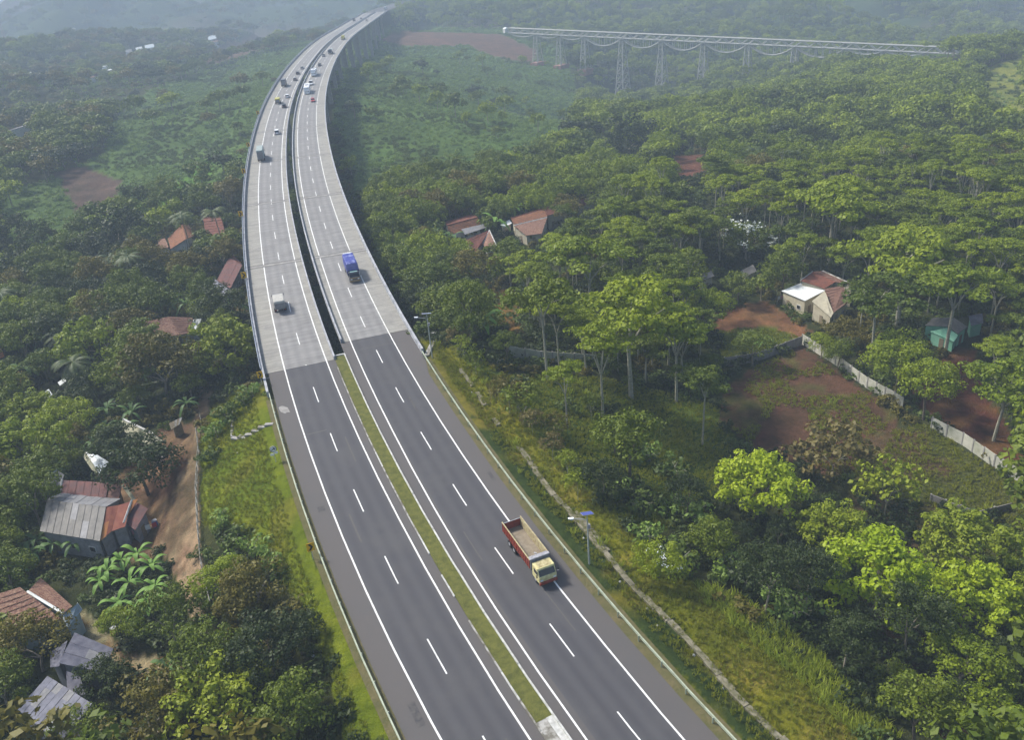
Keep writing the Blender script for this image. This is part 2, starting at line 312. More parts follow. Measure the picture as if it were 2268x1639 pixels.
def inpoly(v, poly):
    x, y = v[..., 0], v[..., 1]; r = np.zeros(x.shape, bool); n = len(poly)
    for i in range(n):
        x1, y1 = poly[i]; x2, y2 = poly[i - 1]
        if y1 == y2: continue
        c = ((y1 > y) != (y2 > y)) & (x < (x2 - x1) * (y - y1) / (y2 - y1) + x1); r ^= c
    return r
PZ = dict(
 dirtroad=[(440, 850), (472, 850), (449, 960), (440, 1000), (440, 1200), (458, 1340), (475, 1400), (430, 1400), (402, 1300), (366, 1230), (352, 1180), (380, 1090), (398, 1020), (380, 1000), (395, 960), (430, 930)],
 yard=[(355, 950), (430, 930), (430, 1000), (390, 1060), (370, 1180), (330, 1250), (250, 1230), (250, 1060), (300, 1020)],
 dirt2=[(150, 1380), (190, 1350), (270, 1440), (400, 1465), (410, 1490), (370, 1515), (250, 1490), (190, 1450)],
 path=[(550, 590), (553, 690), (500, 715), (488, 690), (520, 630)],
 grassL=[(585, 860), (612, 950), (650, 1080), (700, 1250), (780, 1430), (880, 1639), (760, 1639), (735, 1500), (660, 1340), (610, 1250), (520, 1180), (448, 1160), (446, 980), (470, 900), (520, 870)],
 grassR=[(930, 750), (1000, 770), (1130, 890), (1260, 1040), (1430, 1215), (1560, 1300), (1800, 1500), (1960, 1639), (1600, 1700), (1160, 1150), (960, 830)],
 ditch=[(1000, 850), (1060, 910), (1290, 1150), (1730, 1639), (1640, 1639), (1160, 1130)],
 glade=[(1000, 770), (1120, 830), (1330, 835), (1590, 900), (1640, 1000), (1600, 1060), (1560, 1120), (1500, 1170), (1400, 1180), (1250, 1040), (1130, 890)],
 browng=[(1880, 1080), (2050, 1110), (2268, 1180), (2268, 1240), (2000, 1290), (1840, 1230)],
 plot=[(1590, 930), (1610, 850), (1700, 800), (1780, 765), (1880, 840), (1990, 925), (1960, 1000), (1850, 1060), (1690, 1000)],
 plotred=[(1660, 985), (1720, 900), (1790, 905), (1800, 960), (1760, 1020)],
 field2=[(1900, 970), (2050, 940), (2268, 1090), (2268, 1180), (2150, 1140), (2000, 1120), (1880, 1080)],
 dirtR=[(1570, 695), (1690, 665), (1750, 700), (1800, 740), (1760, 750), (1700, 722), (1590, 735)],
 grassR2=[(1590, 735), (1700, 722), (1770, 750), (1760, 770), (1600, 805)],
 redslope=[(1480, 345), (1565, 340), (1565, 392), (1500, 400)],
 orange=[(1075, 640), (1150, 645), (1160, 730), (1125, 745), (1090, 700)],
 redR=[(2100, 770), (2160, 780), (2190, 880), (2268, 1010), (2268, 1060), (2060, 925), (2010, 870), (2060, 830)],
 brownfar=[(840, 90), (870, 68), (1040, 72), (1110, 75), (1190, 110), (1180, 140), (1090, 125), (1040, 100), (900, 102)],
 plough=[(120, 380), (190, 370), (270, 400), (250, 470), (170, 470)],
 plough2=[(560, 75), (640, 85), (560, 115), (460, 145), (430, 140), (500, 105)],
 redbr=[(1900, 1290), (2268, 1290), (2268, 1639), (2080, 1639), (1950, 1450)],
 brightL=[(240, 480), (400, 400), (480, 330), (470, 390), (380, 450), (280, 500)],
 yellowR=[(2180, 150), (2268, 120), (2268, 330), (2200, 300), (2160, 220)],
 yellowR2=[(2190, 560), (2268, 540), (2268, 660), (2190, 620)])
ZC = dict(dirtroad=(.3, .22, .145), yard=(.13, .075, .05), dirt2=(.19, .125, .07), path=(.13, .1, .05), grassL=(.135, .17, .012), grassR=(.14, .145, .012), glade=(.09, .13, .014), browng=(.085, .085, .022), ditch=(.045, .07, .018), plot=(.1, .09, .03),  # ditch green set darker, painting the shade on its slope
          plotred=(.1, .04, .03), field2=(.075, .085, .025), dirtR=(.22, .11, .055), grassR2=(.1, .13, .02), redslope=(.12, .05, .033), orange=(.2, .12, .04), redR=(.09, .035, .025), brownfar=(.13, .075, .055),
          plough=(.11, .075, .06), plough2=(.12, .08, .06), redbr=(.05, .03, .02), brightL=(.1, .2, .03), yellowR=(.18, .2, .04), yellowR2=(.14, .15, .025))
MEADOW_L = [(0, 530), (0, 425), (110, 400), (230, 340), (250, 270), (330, 200), (450, 162), (560, 125), (690, 90), (640, 200), (570, 330), (548, 400), (470, 410), (400, 450), (250, 490), (120, 560)]
MEADOW_R = [(770, 100), (860, 60), (1100, 60), (1240, 110), (1275, 180), (1285, 260), (1240, 345), (1100, 395), (930, 425), (860, 455), (800, 470), (738, 250)]

def build_ground():
    ang = np.unique(np.r_[np.linspace(-180, -50, 40), np.linspace(-50, 50, 420), np.linspace(50, 180, 40)])
    rad = np.unique(np.r_[0.0, np.linspace(6, 40, 10), np.geomspace(40, 5000, 400)])
    Ag, Rg = np.meshgrid(np.radians(ang), rad, indexing='ij'); X = np.sin(Ag) * Rg; Y = np.cos(Ag) * Rg
    so = road_so(X, Y); Z = ground(X.ravel(), Y.ravel(), (so[0].ravel(), so[1].ravel())).reshape(X.shape)
    # sink under roadbed
    V = np.stack([X, Y, Z], -1).reshape(-1, 3); n, m = X.shape
    idx = np.arange(n * m).reshape(n, m); F = np.stack([idx[:-1, :-1], idx[1:, :-1], idx[1:, 1:], idx[:-1, 1:]], -1).reshape(-1, 4)
    me = bpy.data.meshes.new('ground'); me.vertices.add(len(V)); me.vertices.foreach_set('co', V.ravel())
    me.loops.add(F.size); me.polygons.add(len(F)); me.loops.foreach_set('vertex_index', F.ravel().astype(np.int32))
    me.polygons.foreach_set('loop_start', np.arange(0, F.size, 4, dtype=np.int32)); me.update(); me.validate()
    me.polygons.foreach_set('use_smooth', np.ones(len(F), bool))
    px = proj(V); front = V[:, 1] > 5
    jit = np.stack([vnoise(V[:, 0] / 3, V[:, 1] / 3, 8) - .5, vnoise(V[:, 0] / 3, V[:, 1] / 3, 9) - .5], -1) * np.clip(900 / np.maximum(np.hypot(V[:, 0], V[:, 1]), 20), 2, 12)[:, None]
    px = px + jit
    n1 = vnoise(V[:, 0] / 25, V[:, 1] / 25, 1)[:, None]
    col = np.array([.03, .04, .015]) * (1 - n1) + np.array([.055, .06, .022]) * n1  # wood floor darkened: the shade of deep tree gaps is in the colour
    d = np.hypot(V[:, 0], V[:, 1])[:, None]
    farc = np.array([.03, .05, .02]) * (1 - n1) + np.array([.055, .085, .03]) * n1
    n2 = np.clip((vnoise(V[:, 0] / 180, V[:, 1] / 120, 12)[:, None] - .72) * 6, 0, 1)
    farc = farc * (1 - n2) + np.array([.11, .085, .06]) * n2
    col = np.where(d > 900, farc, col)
    for poly in (MEADOW_L, MEADOW_R):
        mk = (inpoly(px, poly) & front)[:, None]; col = np.where(mk, np.array([.075, .125, .03]) * (.7 + .6 * n1), col)
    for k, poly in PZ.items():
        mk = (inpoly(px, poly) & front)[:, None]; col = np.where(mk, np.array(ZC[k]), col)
    for k, c2, sc_, th_ in (('plot', (.105, .055, .035), 5, .36), ('field2', (.1, .065, .035), 7, .5), ('grassR', (.17, .155, .025), 7, .66), ('dirtroad', (.15, .1, .065), 4, .5), ('dirt2', (.33, .27, .17), 3, .55), ('glade', (.06, .09, .016), 6, .5), ('dirtR', (.15, .07, .04), 6, .55), ('redR', (.14, .07, .03), 5, .6), ('grassL', (.16, .165, .02), 8, .66), ('browng', (.11, .08, .04), 6, .5), ('yard', (.2, .13, .08), 3, .6), ('plough', (.085, .055, .045), 3, .5)):
        f_ = np.clip((vnoise(V[:, 0] / sc_, V[:, 1] / sc_ * 1.3, 41) * .6 + vnoise(V[:, 0] / sc_ * 3, V[:, 1] / sc_ * 3, 42) * .4 - th_) * 7 + .5, 0, 1)[:, None]
        mk = (inpoly(px, PZ[k]) & front)[:, None]; col = np.where(mk, col * (1 - f_) + np.array(c2) * f_, col)
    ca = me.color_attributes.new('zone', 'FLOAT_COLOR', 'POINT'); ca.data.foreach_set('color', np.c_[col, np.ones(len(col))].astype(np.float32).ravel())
    m = bpy.data.materials.new('ground_cover'); m.use_nodes = True; nd = m.node_tree.nodes; L = m.node_tree.links; b = nd['Principled BSDF']
    b.inputs['Roughness'].default_value = .95; b.inputs['Specular IOR Level'].default_value = .1
    at_ = nd.new('ShaderNodeAttribute'); at_.attribute_name = 'zone'; tc = nd.new('ShaderNodeTexCoord')
    def nz(sc, det=6):
        t = nd.new('ShaderNodeTexNoise'); t.inputs['Scale'].default_value = sc; t.inputs['Detail'].default_value = det; t.inputs['Roughness'].default_value = .65; L.new(tc.outputs['Object'], t.inputs['Vector']); return t
    a, c, f = nz(.09), nz(.8), nz(3.5)
    r = nd.new('ShaderNodeValToRGB'); r.color_ramp.elements[0].position = .3; r.color_ramp.elements[1].position = .7; r.color_ramp.elements[0].color = (.62, .72, .62, 1); r.color_ramp.elements[1].color = (1.35, 1.25, 1.2, 1)
    L.new(a.outputs[0], r.inputs[0])
    r2 = nd.new('ShaderNodeValToRGB'); r2.color_ramp.elements[0].position = .3; r2.color_ramp.elements[1].position = .72; r2.color_ramp.elements[0].color = (.6, .66, .62, 1); r2.color_ramp.elements[1].color = (1.3, 1.25, 1.2, 1)
    L.new(c.outputs[0], r2.inputs[0])
    def mul(u, v):
        x = nd.new('ShaderNodeMix'); x.data_type = 'RGBA'; x.blend_type = 'MULTIPLY'; x.inputs[0].default_value = 1; L.new(u, x.inputs[6]); L.new(v, x.inputs[7]); return x.outputs[2]
    L.new(mul(mul(at_.outputs['Color'], r.outputs[0]), r2.outputs[0]), b.inputs['Base Color'])
    bp = nd.new('ShaderNodeBump'); bp.inputs['Strength'].default_value = .9; bp.inputs['Distance'].default_value = .5; L.new(f.outputs[0], bp.inputs['Height']); L.new(bp.outputs[0], b.inputs['Normal'])
    me.materials.append(m)
    tag(link('ground', me), kind='structure')
build_ground()

# ------------------------------------------------------------------ road surfaces
def ribbon(name, m, s0, s1, o0, o1, dz=0., parent=None, th=0, step=5., no=1, kind=None):
    """strip of constant offset along the motorway; th > 0 makes it a solid"""
    ss = np.unique(np.r_[s0, np.arange(math.ceil(s0 / step) * step, s1, step), s1]); V = []; F = []; UV = []
    f0 = (lambda s: o0(s)) if callable(o0) else (lambda s: o0); f1 = (lambda s: o1(s)) if callable(o1) else (lambda s: o1)
    for s in ss:
        for k in range(no + 1):
            o = f0(s) + (f1(s) - f0(s)) * k / no; V.append(tuple(rp(s, o, dz))); UV.append((o, s))
    n = no + 1
    for i in range(len(ss) - 1):
        for k in range(no): F.append((i * n + k, i * n + k + 1, (i + 1) * n + k + 1, (i + 1) * n + k))
    if th:
        N = len(V); V += [(a, b, c - th) for a, b, c in V]; UV += UV
        F += [tuple(j + N for j in f[::-1]) for f in F[:]]
        L = len(ss) - 1
        for i in range(L):
            a, b = i * n, (i + 1) * n; F.append((a, b, b + N, a + N)); a, b = i * n + no, (i + 1) * n + no; F.append((b, a, a + N, b + N))
        for k in range(no): F.append((k, k + N, k + 1 + N, k + 1)); j = L * n + k; F.append((j, j + 1, j + 1 + N, j + N))
    me = bpy.data.meshes.new(name); me.from_pydata(V, [], F); uv = me.uv_layers.new(name='along')
    li = np.empty(len(me.loops), np.int32); me.loops.foreach_get('vertex_index', li); uv.data.foreach_set('uv', np.array(UV, np.float32)[li].ravel())
    if m: me.materials.append(m)
    o = link(name, me, parent)
    if kind: o['kind'] = kind
    return o
def roadmat(name, base, lane_c, stain, tracks, tdark, noise_sc, cross=0.):
    """base colour, shoulder/lane tint, polished wheel tracks along the lane, grain"""
    m = bpy.data.materials.new(name); m.use_nodes = True; n = m.node_tree.nodes; L = m.node_tree.links; b = n['Principled BSDF']
    b.inputs['Roughness'].default_value = .75; b.inputs['Specular IOR Level'].default_value = .35
    uv = n.new('ShaderNodeUVMap'); uv.uv_map = 'along'; sx = n.new('ShaderNodeSeparateXYZ'); L.new(uv.outputs[0], sx.inputs[0])
    def mth(op, a, c=None, c2=None):
        q = n.new('ShaderNodeMath'); q.operation = op
        for i, z in enumerate((a, c, c2)):
            if z is None: continue
            if isinstance(z, (int, float)): q.inputs[i].default_value = z
            else: L.new(z, q.inputs[i])
        return q.outputs[0]
    ab = mth('ABSOLUTE', sx.outputs[0])
    mp = n.new('ShaderNodeMapping'); mp.inputs['Scale'].default_value = (1, .03, 1); L.new(uv.outputs[0], mp.inputs[0])
    t1 = n.new('ShaderNodeTexNoise'); t1.inputs['Scale'].default_value = 1.0; t1.inputs['Detail'].default_value = 8; L.new(mp.outputs[0], t1.inputs['Vector'])
    t2 = n.new('ShaderNodeTexNoise'); t2.inputs['Scale'].default_value = noise_sc; t2.inputs['Detail'].default_value = 8; t2.inputs['Roughness'].default_value = .7; L.new(uv.outputs[0], t2.inputs['Vector'])
    inl = mth('MULTIPLY', mth('GREATER_THAN', ab, 2.75), mth('LESS_THAN', ab, 9.75))
    tr = None
    for c in tracks:
        g = mth('POWER', 2.718, mth('MULTIPLY', mth('POWER', mth('SUBTRACT', ab, c), 2.0), -3.2)); tr = g if tr is None else mth('ADD', tr, g)
    tr = mth('MULTIPLY', tr, mth('ADD', .45, t1.outputs['Fac']))
    m1 = n.new('ShaderNodeMix'); m1.data_type = 'RGBA'; m1.inputs[6].default_value = (*base, 1); m1.inputs[7].default_value = (*lane_c, 1); L.new(inl, m1.inputs[0])
    m2 = n.new('ShaderNodeMix'); m2.data_type = 'RGBA'; m2.inputs[7].default_value = (*tdark, 1); L.new(m1.outputs[2], m2.inputs[6]); L.new(mth('MINIMUM', mth('MULTIPLY', tr, .75), 1.0), m2.inputs[0])
    m3 = n.new('ShaderNodeMix'); m3.data_type = 'RGBA'; m3.inputs[7].default_value = (*stain, 1); L.new(m2.outputs[2], m3.inputs[6])
    r = n.new('ShaderNodeValToRGB'); r.color_ramp.elements[0].position = .48; r.color_ramp.elements[1].position = .8; L.new(t2.outputs['Fac'], r.inputs[0]); L.new(r.outputs[0], m3.inputs[0])
    last = m3.outputs[2]
    if cross:
        cp = n.new('ShaderNodeMapping'); cp.inputs['Scale'].default_value = (.16, 1.1, 1); L.new(uv.outputs[0], cp.inputs[0])
        t3 = n.new('ShaderNodeTexNoise'); t3.inputs['Scale'].default_value = 1.0; t3.inputs['Detail'].default_value = 4; L.new(cp.outputs[0], t3.inputs['Vector'])
        r3 = n.new('ShaderNodeValToRGB'); r3.color_ramp.elements[0].position = .35; r3.color_ramp.elements[1].position = .65; r3.color_ramp.elements[0].color = (.82, .81, .8, 1); r3.color_ramp.elements[1].color = (1.12, 1.12, 1.1, 1); L.new(t3.outputs['Fac'], r3.inputs[0])
        m4 = n.new('ShaderNodeMix'); m4.data_type = 'RGBA'; m4.blend_type = 'MULTIPLY'; m4.inputs[0].default_value = cross; L.new(last, m4.inputs[6]); L.new(r3.outputs[0], m4.inputs[7]); last = m4.outputs[2]
    gr = n.new('ShaderNodeTexNoise'); gr.inputs['Scale'].default_value = 9; gr.inputs['Detail'].default_value = 4; L.new(uv.outputs[0], gr.inputs['Vector'])
    rg = n.new('ShaderNodeValToRGB'); rg.color_ramp.elements[0].color = (.82, .82, .82, 1); rg.color_ramp.elements[1].color = (1.18, 1.18, 1.18, 1); L.new(gr.outputs['Fac'], rg.inputs[0])
    m5 = n.new('ShaderNodeMix'); m5.data_type = 'RGBA'; m5.blend_type = 'MULTIPLY'; m5.inputs[0].default_value = 1; L.new(last, m5.inputs[6]); L.new(rg.outputs[0], m5.inputs[7])
    L.new(m5.outputs[2], b.inputs['Base Color'])
    return m
TR = [3.6, 5.35, 7.15, 8.95]
M['asphalt'] = roadmat('asphalt', (.094, .086, .082), (.07, .069, .074), (.082, .08, .08), TR, (.05, .049, .055), .12)
M['deck'] = roadmat('deck', (.27, .262, .235), (.24, .236, .228), (.16, .155, .15), TR, (.175, .172, .172), .3, cross=.8)

M['asphalt_patch'] = mat('asphalt_patch', (.06, .058, .06), .9, (.1, .095, .09), 2)
road = ribbon('road', M['asphalt'], -80, SA_L, -12.7, -1.2, 0, no=2, kind='structure')
road_r = ribbon('road', M['asphalt'], -80, SA_R, .75, lambda s: 12.5 if s < 100 else 13.4, 0, no=2, kind='structure')
far_road = ribbon('road', M['asphalt'], 1030, 1400, -12.7, 13.4, 0.02, no=2, kind='structure')
verge = ribbon('median_grass', None, 25, 108, -1.2, .6, .06, no=3, step=2, kind='structure')
M['median_grass'] = mat('median_grass', (.075, .085, .018), .95, (.14, .14, .03), 1.3, bump=.8, bscale=6); verge.data.materials.append(M['median_grass'])
strip = ribbon('median_strip', M['kerb'], -80, 25, -.1, .6, .08, kind='structure'); ribbon('median_soil', M['kerb_old'], -80, 25, -1.2, -.1, .04, kind='structure')
# earth shoulder between the carriageway and the rails
M['verge'] = mat('verge', (.085, .085, .03), .95, (.13, .11, .05), .8, bump=.6)
ribbon('road_verge', M['verge'], -80, 98, -14.1, -12.7, -.03, kind='structure')
ribbon('road_verge', M['verge'], -80, 100, 12.5, 14.3, -.03, kind='structure')
k = empty('median_kerb', label='low white painted kerb wall on the right edge of the median grass', cat='kerb')
for s in np.arange(-80, 108, 8.0):
    a = min(s + 7.9, 108.0); o_ = ribbon('kerb_stone', M['kerb'], s, a, .6, .78, .26 + .03 * math.sin(s), k, th=.4)
k = empty('median_kerb', label='dirty broken kerb on the left edge of the median grass', cat='kerb')
for s in np.arange(-80, 106, 4.0):
    if random.random() < .12: continue
    ribbon('kerb_stone', M['kerb'] if random.random() < .18 else M['kerb_old'], s, s + 3.9, -1.36, -1.2, .14 + .04 * random.random(), k, th=.25)
# lane lines ---------------------------------------------------------------
def lane_offset(line, s):
    t = {'L1': ([0, 45, 90, 200], [-9.6, -9.95, -9.95, -9.75]), 'R1': ([0, 30, 60, 150, 250], [-2.55, -2.55, -2.5, -2.85, -2.75]),
         'L2': ([0, 20, 45, 80, 150, 250], [1.95, 2.0, 2.15, 2.5, 2.75, 2.65]), 'R2': ([0, 30, 60, 110, 200], [9.6, 9.85, 9.9, 9.85, 9.85])}[line]
    return np.interp(s, *t)
lines_root = link('road_markings', None); lines_root['kind'] = 'structure'
def line(name, line_id, s0, s1, parent, mt):
    ribbon(name, M[mt], s0, s1, lambda s: lane_offset(line_id, s) - .1, lambda s: lane_offset(line_id, s) + .1, .012, parent, step=5)
def dash(s0, s1, o, parent, mt='white_paint'): ribbon('lane_dash', M[mt], s0, s1, o - .08, o + .08, .012, parent, step=5)
for ln in ('L1', 'R1'): line('edge_line', ln, -80, SA_L, road, 'white_paint')
for ln in ('L2', 'R2'): line('edge_line', ln, -80, SA_R, road_r, 'white_paint')
for t in [99, 84, 68.8, 54.2, 39.7, 26.3, 12, -2.5, -17]: dash(t - 5.2, t, -6.25, road)
for t in [107.4, 92.9, 78.2, 63.8, 49.4, 35.3, 22.2, 8.5, -6, -20]: dash(t - 5.2, t, 6.25, road_r)
# ------------------------------------------------------------------ viaducts
def viaduct(side, s0, label):
    sg = -1 if side == 'L' else 1
    root = empty('viaduct', tuple(rp(s0, sg * 7)), 0, label, 'viaduct', kind='thing'); root.location = (0, 0, 0)
    js = [s0] + [159.5 + 50.4 * i for i in range(18)] ; js = [j for j in js if j <= 1030]; js[-1] = 1030
    for a, b in zip(js[:-1], js[1:]):
        lo, hi = (-13.75, -1.05) if sg < 0 else (.85, 13.75)
        ribbon('deck_slab', M['deck'], a + .12, b - .12, lo, hi, 0, root, th=.35, no=2)
        # girders
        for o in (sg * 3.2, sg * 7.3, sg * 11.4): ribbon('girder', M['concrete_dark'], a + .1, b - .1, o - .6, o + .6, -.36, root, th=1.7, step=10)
        # parapets: outer and inner, butted on the slab
        oo = sg * 13.55; ribbon('parapet', M['parapet'], a + .03, b - .03, oo - .2, oo + .2, .95, root, th=1.3)
        io = -1.25 if sg < 0 else 1.0
        ribbon('parapet', M['parapet'], a + .03, b - .03, io - .14, io + .14, .75, root, th=1.1)
        if sg < 0:
            ribbon('hand_rail', M['steel'], a + .05, b - .05, oo - .32, oo - .22, 1.3, root, th=.16)
            if a < 420:
                for s in np.arange(a + 1, b, 4.0): box('rail_post', M['steel'], (0, 0, 0), (.09, .09, .75), root, loc=tuple(rp(s, oo - .27, .92)))
        if a > s0:
            for d in (-.75, .75): ribbon('expansion_joint', M['joint_steel'], a + d - .16, a + d + .16, lo + .35 + .0, hi - .35, .016, root)
            ribbon('joint_strip', M['concrete'], a - .55, a + .55, lo + .4, hi - .4, .012, root)
        # pier: twin tapered columns with a crosshead
        if a > s0:
            c = rp(a, sg * 7.3); h = heading(a); zt = c[2] - 2.1; gz = min(float(ground([rp(a, oo_)[0]], [rp(a, oo_)[1]])[0]) for oo_ in (sg * 3, sg * 11)) - 1
            MB().box((0, 0, zt - .6), (11, 1.8, 1.2)).build('crosshead', M['concrete'], root, loc=(c[0], c[1], 0), rot=(0, 0, h))
            for u in (-3.4, 3.4):
                if zt - 1.2 - gz > .5:
                    MB().hexa([(u - 1.2, -1.5, gz), (u + 1.2, -1.5, gz), (u + 1.2, 1.5, gz), (u - 1.2, 1.5, gz)], [(u - .9, -.8, zt - 1.2), (u + .9, -.8, zt - 1.2), (u + .9, .8, zt - 1.2), (u - .9, .8, zt - 1.2)]).build('pier', M['concrete'], root, loc=(c[0], c[1], 0), rot=(0, 0, h))
    for ln in (('L1', 'R1') if sg < 0 else ('L2', 'R2')): line('edge_line', ln, s0, 1030, root, 'white_paint' if ln != 'R2' else 'worn_paint')
    t = 120.9 if sg < 0 else 122.9
    if sg < 0: dash(105.9 + 1.2, 105.9 + 5.2 - 5 + 1.3, -6.25, root)
    while t < 1025: dash(t - 5.2, t, sg * 6.25, root, 'white_paint'); t += 15.4 if sg < 0 else 15.35
    # abutment
    c = rp(s0 - .5, sg * 7.3); MB().box((0, 0, c[2] - 3.2), (12.4, .9, 5.4)).build('abutment', M['concrete'], root, loc=(c[0], c[1], 0), rot=(0, 0, heading(s0)))
    return root
bpy.data.objects.remove(lines_root)
viaduct('L', SA_L, 'curved concrete motorway viaduct of the left carriageway with a steel rail on its outer parapet')
viaduct('R', SA_R, 'curved concrete motorway viaduct of the right carriageway with plain outer parapet and tall piers')
# approach parapets on the ground
for (a, b, o, lab) in ((99, SA_L, -13.55, 'short concrete parapet leading onto the left viaduct, beside the yellow chevron sign'), (102.5, SA_R, 13.55, 'short concrete parapet leading onto the right viaduct, beside the small lamp post')):
    p = ribbon('approach_parapet', M['parapet'], a, b - .05, o - .2, o + .2, .95, None, th=1.4); tag(p, lab, 'parapet')
M['abut'] = M['concrete']
p = box('median_abutment', M['kerb'], (0, 0, 0), (1.9, .35, 2.5), loc=tuple(rp(108.4, -.2, -1.12)), rot=(0, 0, heading(108))); tag(p, 'white topped end wall where the median grass meets the dark gap between the viaducts', 'wall')
# asphalt patch of spilled concrete, joint seal scars
def spot(name, m_, s, o, a, b, rz=0, dz=.01):
    c = rp(s, o, dz); n = 14; v = []; 
    for i in range(n):
        t = 6.283 * i / n; r = 1 + .25 * random.uniform(-1, 1); v.append((a * r * math.cos(t), b * r * math.sin(t), 0))
    bm = MB().hexa([(x, y, -.02) for x, y, z in v], v); o_ = bm.build(name, m_, None, loc=tuple(c), rot=(math.atan(.068), 0, heading(s) + rz)); o_['kind'] = 'structure'; return o_
for s_, o_, L_, w_ in [(30, -11.2, 3, .8), (62, 11.4, 2.2, .5), (58, -8.2, 6, .25), (33, 8.1, 9, .16), (75, -4.5, 7, .2), (20, -4.6, 5, .22), (48, 3.9, 6, .18), (84, 7.3, 5, .3), (66, -11.6, 1.2, .9)]: ribbon('tar_patch', M['joint_steel'] if w_ < .3 else M['asphalt_patch'], s_, s_ + L_, o_, o_ + w_, .006, kind='structure')
spot('concrete_spill', M['concrete'], 94, -11.8, .8, 1.5, .2)
ribbon('road_seam', M['joint_steel'], 85.0, 85.25, -9.6, -6.6, .008, kind='structure')
ribbon('road_seam', M['joint_steel'], 108.8, 109.0, 3.5, 12.6, .008, kind='structure')
ribbon('tar_stain', M['joint_steel'], 92, 105, lambda s: -1.75 + .25 * math.sin(s), lambda s: -1.42 + .12 * math.sin(s * 2.3), .008, kind='structure', step=1)

# ------------------------------------------------------------------ guard rails
def guardrail(s0, s1, o, label, m_, dz=0.0):
    root = empty('guard_rail', label=label, cat='guard rail')
    for s in np.arange(s0, s1, 8.0):
        e = min(s + 8, s1); ribbon('rail_beam', m_, s + .01, e - .01, o - .07, o + .07, .78 + dz, root, th=.3, step=4)
    pm = MB().box((0, 0, .25), (.12, .12, .95)).mesh('rail_post', m_)
    for s in np.arange(s0 + .5, s1, 4.0): link('rail_post', pm, root, loc=tuple(rp(s, o - .13 if o > 0 else o + .13, dz)))
guardrail(-60, 98.8, -13.35, 'long thin guard rail along the grass slope left of the motorway', M['rail_paint'])
guardrail(-60, 102, 13.35, 'long pale green guard rail between the right carriageway and the ditch', M['rail_paint'])
# stone lined drain right
root = empty('stone_drain', label='rough stone edge of the roadside drain right of the right hand guard rail', cat='drain')
ss = np.arange(-60, 96, 2.2)
for i, s in enumerate(ss):
    if s > 66 and random.random() < .35: continue
    o = 18.2 + .25 * math.sin(s * .3) + .1 * random.random(); z0 = -1.12 + .1 * random.random()
    big = 1.7 if 42 < s < 52 else 1.0
    ribbon('drain_stone', M['stone'], s, s + 2.15, o - .35 * big, o + (.3 + .12 * random.random()) * big, z0, root, th=.4, step=3)

# ------------------------------------------------------------------ signs and lamps
def chevron(s, o, label, size=1.0, flip=True):
    p = rp(s, o); root = empty('chevron_sign', tuple(p), heading(s), label, 'road sign', 'yellow chevron signs on the outer edge of the left carriageway')
    MB().bar((0, 0, -.6), (0, 0, 2.2), .05, 8).build('post', M['pole'], root)
    pl = MB().box((0, -.06, 1.75), (.75 * size, .04, .95 * size)).build('plate', M['sign_yellow'], root)
    k = .3 * size; x0 = -.05; q = []
    # one black chevron pointing right
    m_ = MB(); z = 1.75
    for sy in (1, -1):
        a = [(-.26, .38 * sy), (-.02, .38 * sy), (.24, 0), (.0, 0)]
        if sy < 0: a = a[::-1]
        m_.hexa([(x * size, -.09, z + y * size) for x, y in a], [(x * size, -.085, z + y * size) for x, y in a])
    m_.build('chevron_mark', M['black'], root)
    return root
for s, o, lab in ((103.9, -14.1, 'yellow chevron sign at the left end of the viaduct where asphalt starts'), (57.8, -14.2, 'yellow chevron sign standing on the grass slope, nearest to the camera'),
                  (151, -14.15, 'yellow chevron sign on the viaduct level with the rusty roofed house'), (196.8, -14.15, 'yellow chevron sign on the viaduct below the hillside meadow'),
                  (243.3, -14.15, 'yellow chevron sign on the viaduct just behind the grey tarpaulin truck'), (282, -14.15, 'yellow chevron sign on the viaduct just ahead of the grey tarpaulin truck'), (344.6, -14.15, 'yellow chevron sign farthest along the viaduct, left of the small yellow truck')):
    chevron(s, o, lab, 1.25 if s < 110 else 1.5)
p = rp(80.5, -14.9, -.4); root = empty('round_sign', tuple(p), heading(80), 'round white road sign with black turn arrow above two small plates on the grass slope', 'road sign')
MB().bar((0, 0, -.6), (0, 0, 2.4), .05, 8).build('post', M['pole'], root)
MB().bar((0, -.05, 2.3), (0, -.09, 2.3), .5, 24).build('disc', M['sign_white'], root)
mk = MB(); 
ring = [(math.cos(t), math.sin(t)) for t in np.linspace(0, 2 * math.pi, 25)]
for (a, b), (c_, d_) in zip(ring[:-1], ring[1:]):
    mk.hexa([(a * .42, -.1, 2.3 + b * .42), (c_ * .42, -.1, 2.3 + d_ * .42), (c_ * .49, -.1, 2.3 + d_ * .49), (a * .49, -.1, 2.3 + b * .49)], [(a * .42, -.095, 2.3 + b * .42), (c_ * .42, -.095, 2.3 + d_ * .42), (c_ * .49, -.095, 2.3 + d_ * .49), (a * .49, -.095, 2.3 + b * .49)])
mk.build('rim', M['black'], root)
MB().bar((-.3, -.1, 2.12), (.22, -.1, 2.4), .06, 4).bar((.22, -.1, 2.4), (.0, -.1, 2.5), .06, 4).bar((.22, -.1, 2.4), (.16, -.1, 2.16), .06, 4).build('arrow_mark', M['black'], root)
for u in (-.3, .32): MB().box((u, -.06, 1.55 + u * .3), (.5, .03, .36)).build('small_plate', M['sign_white'], root)

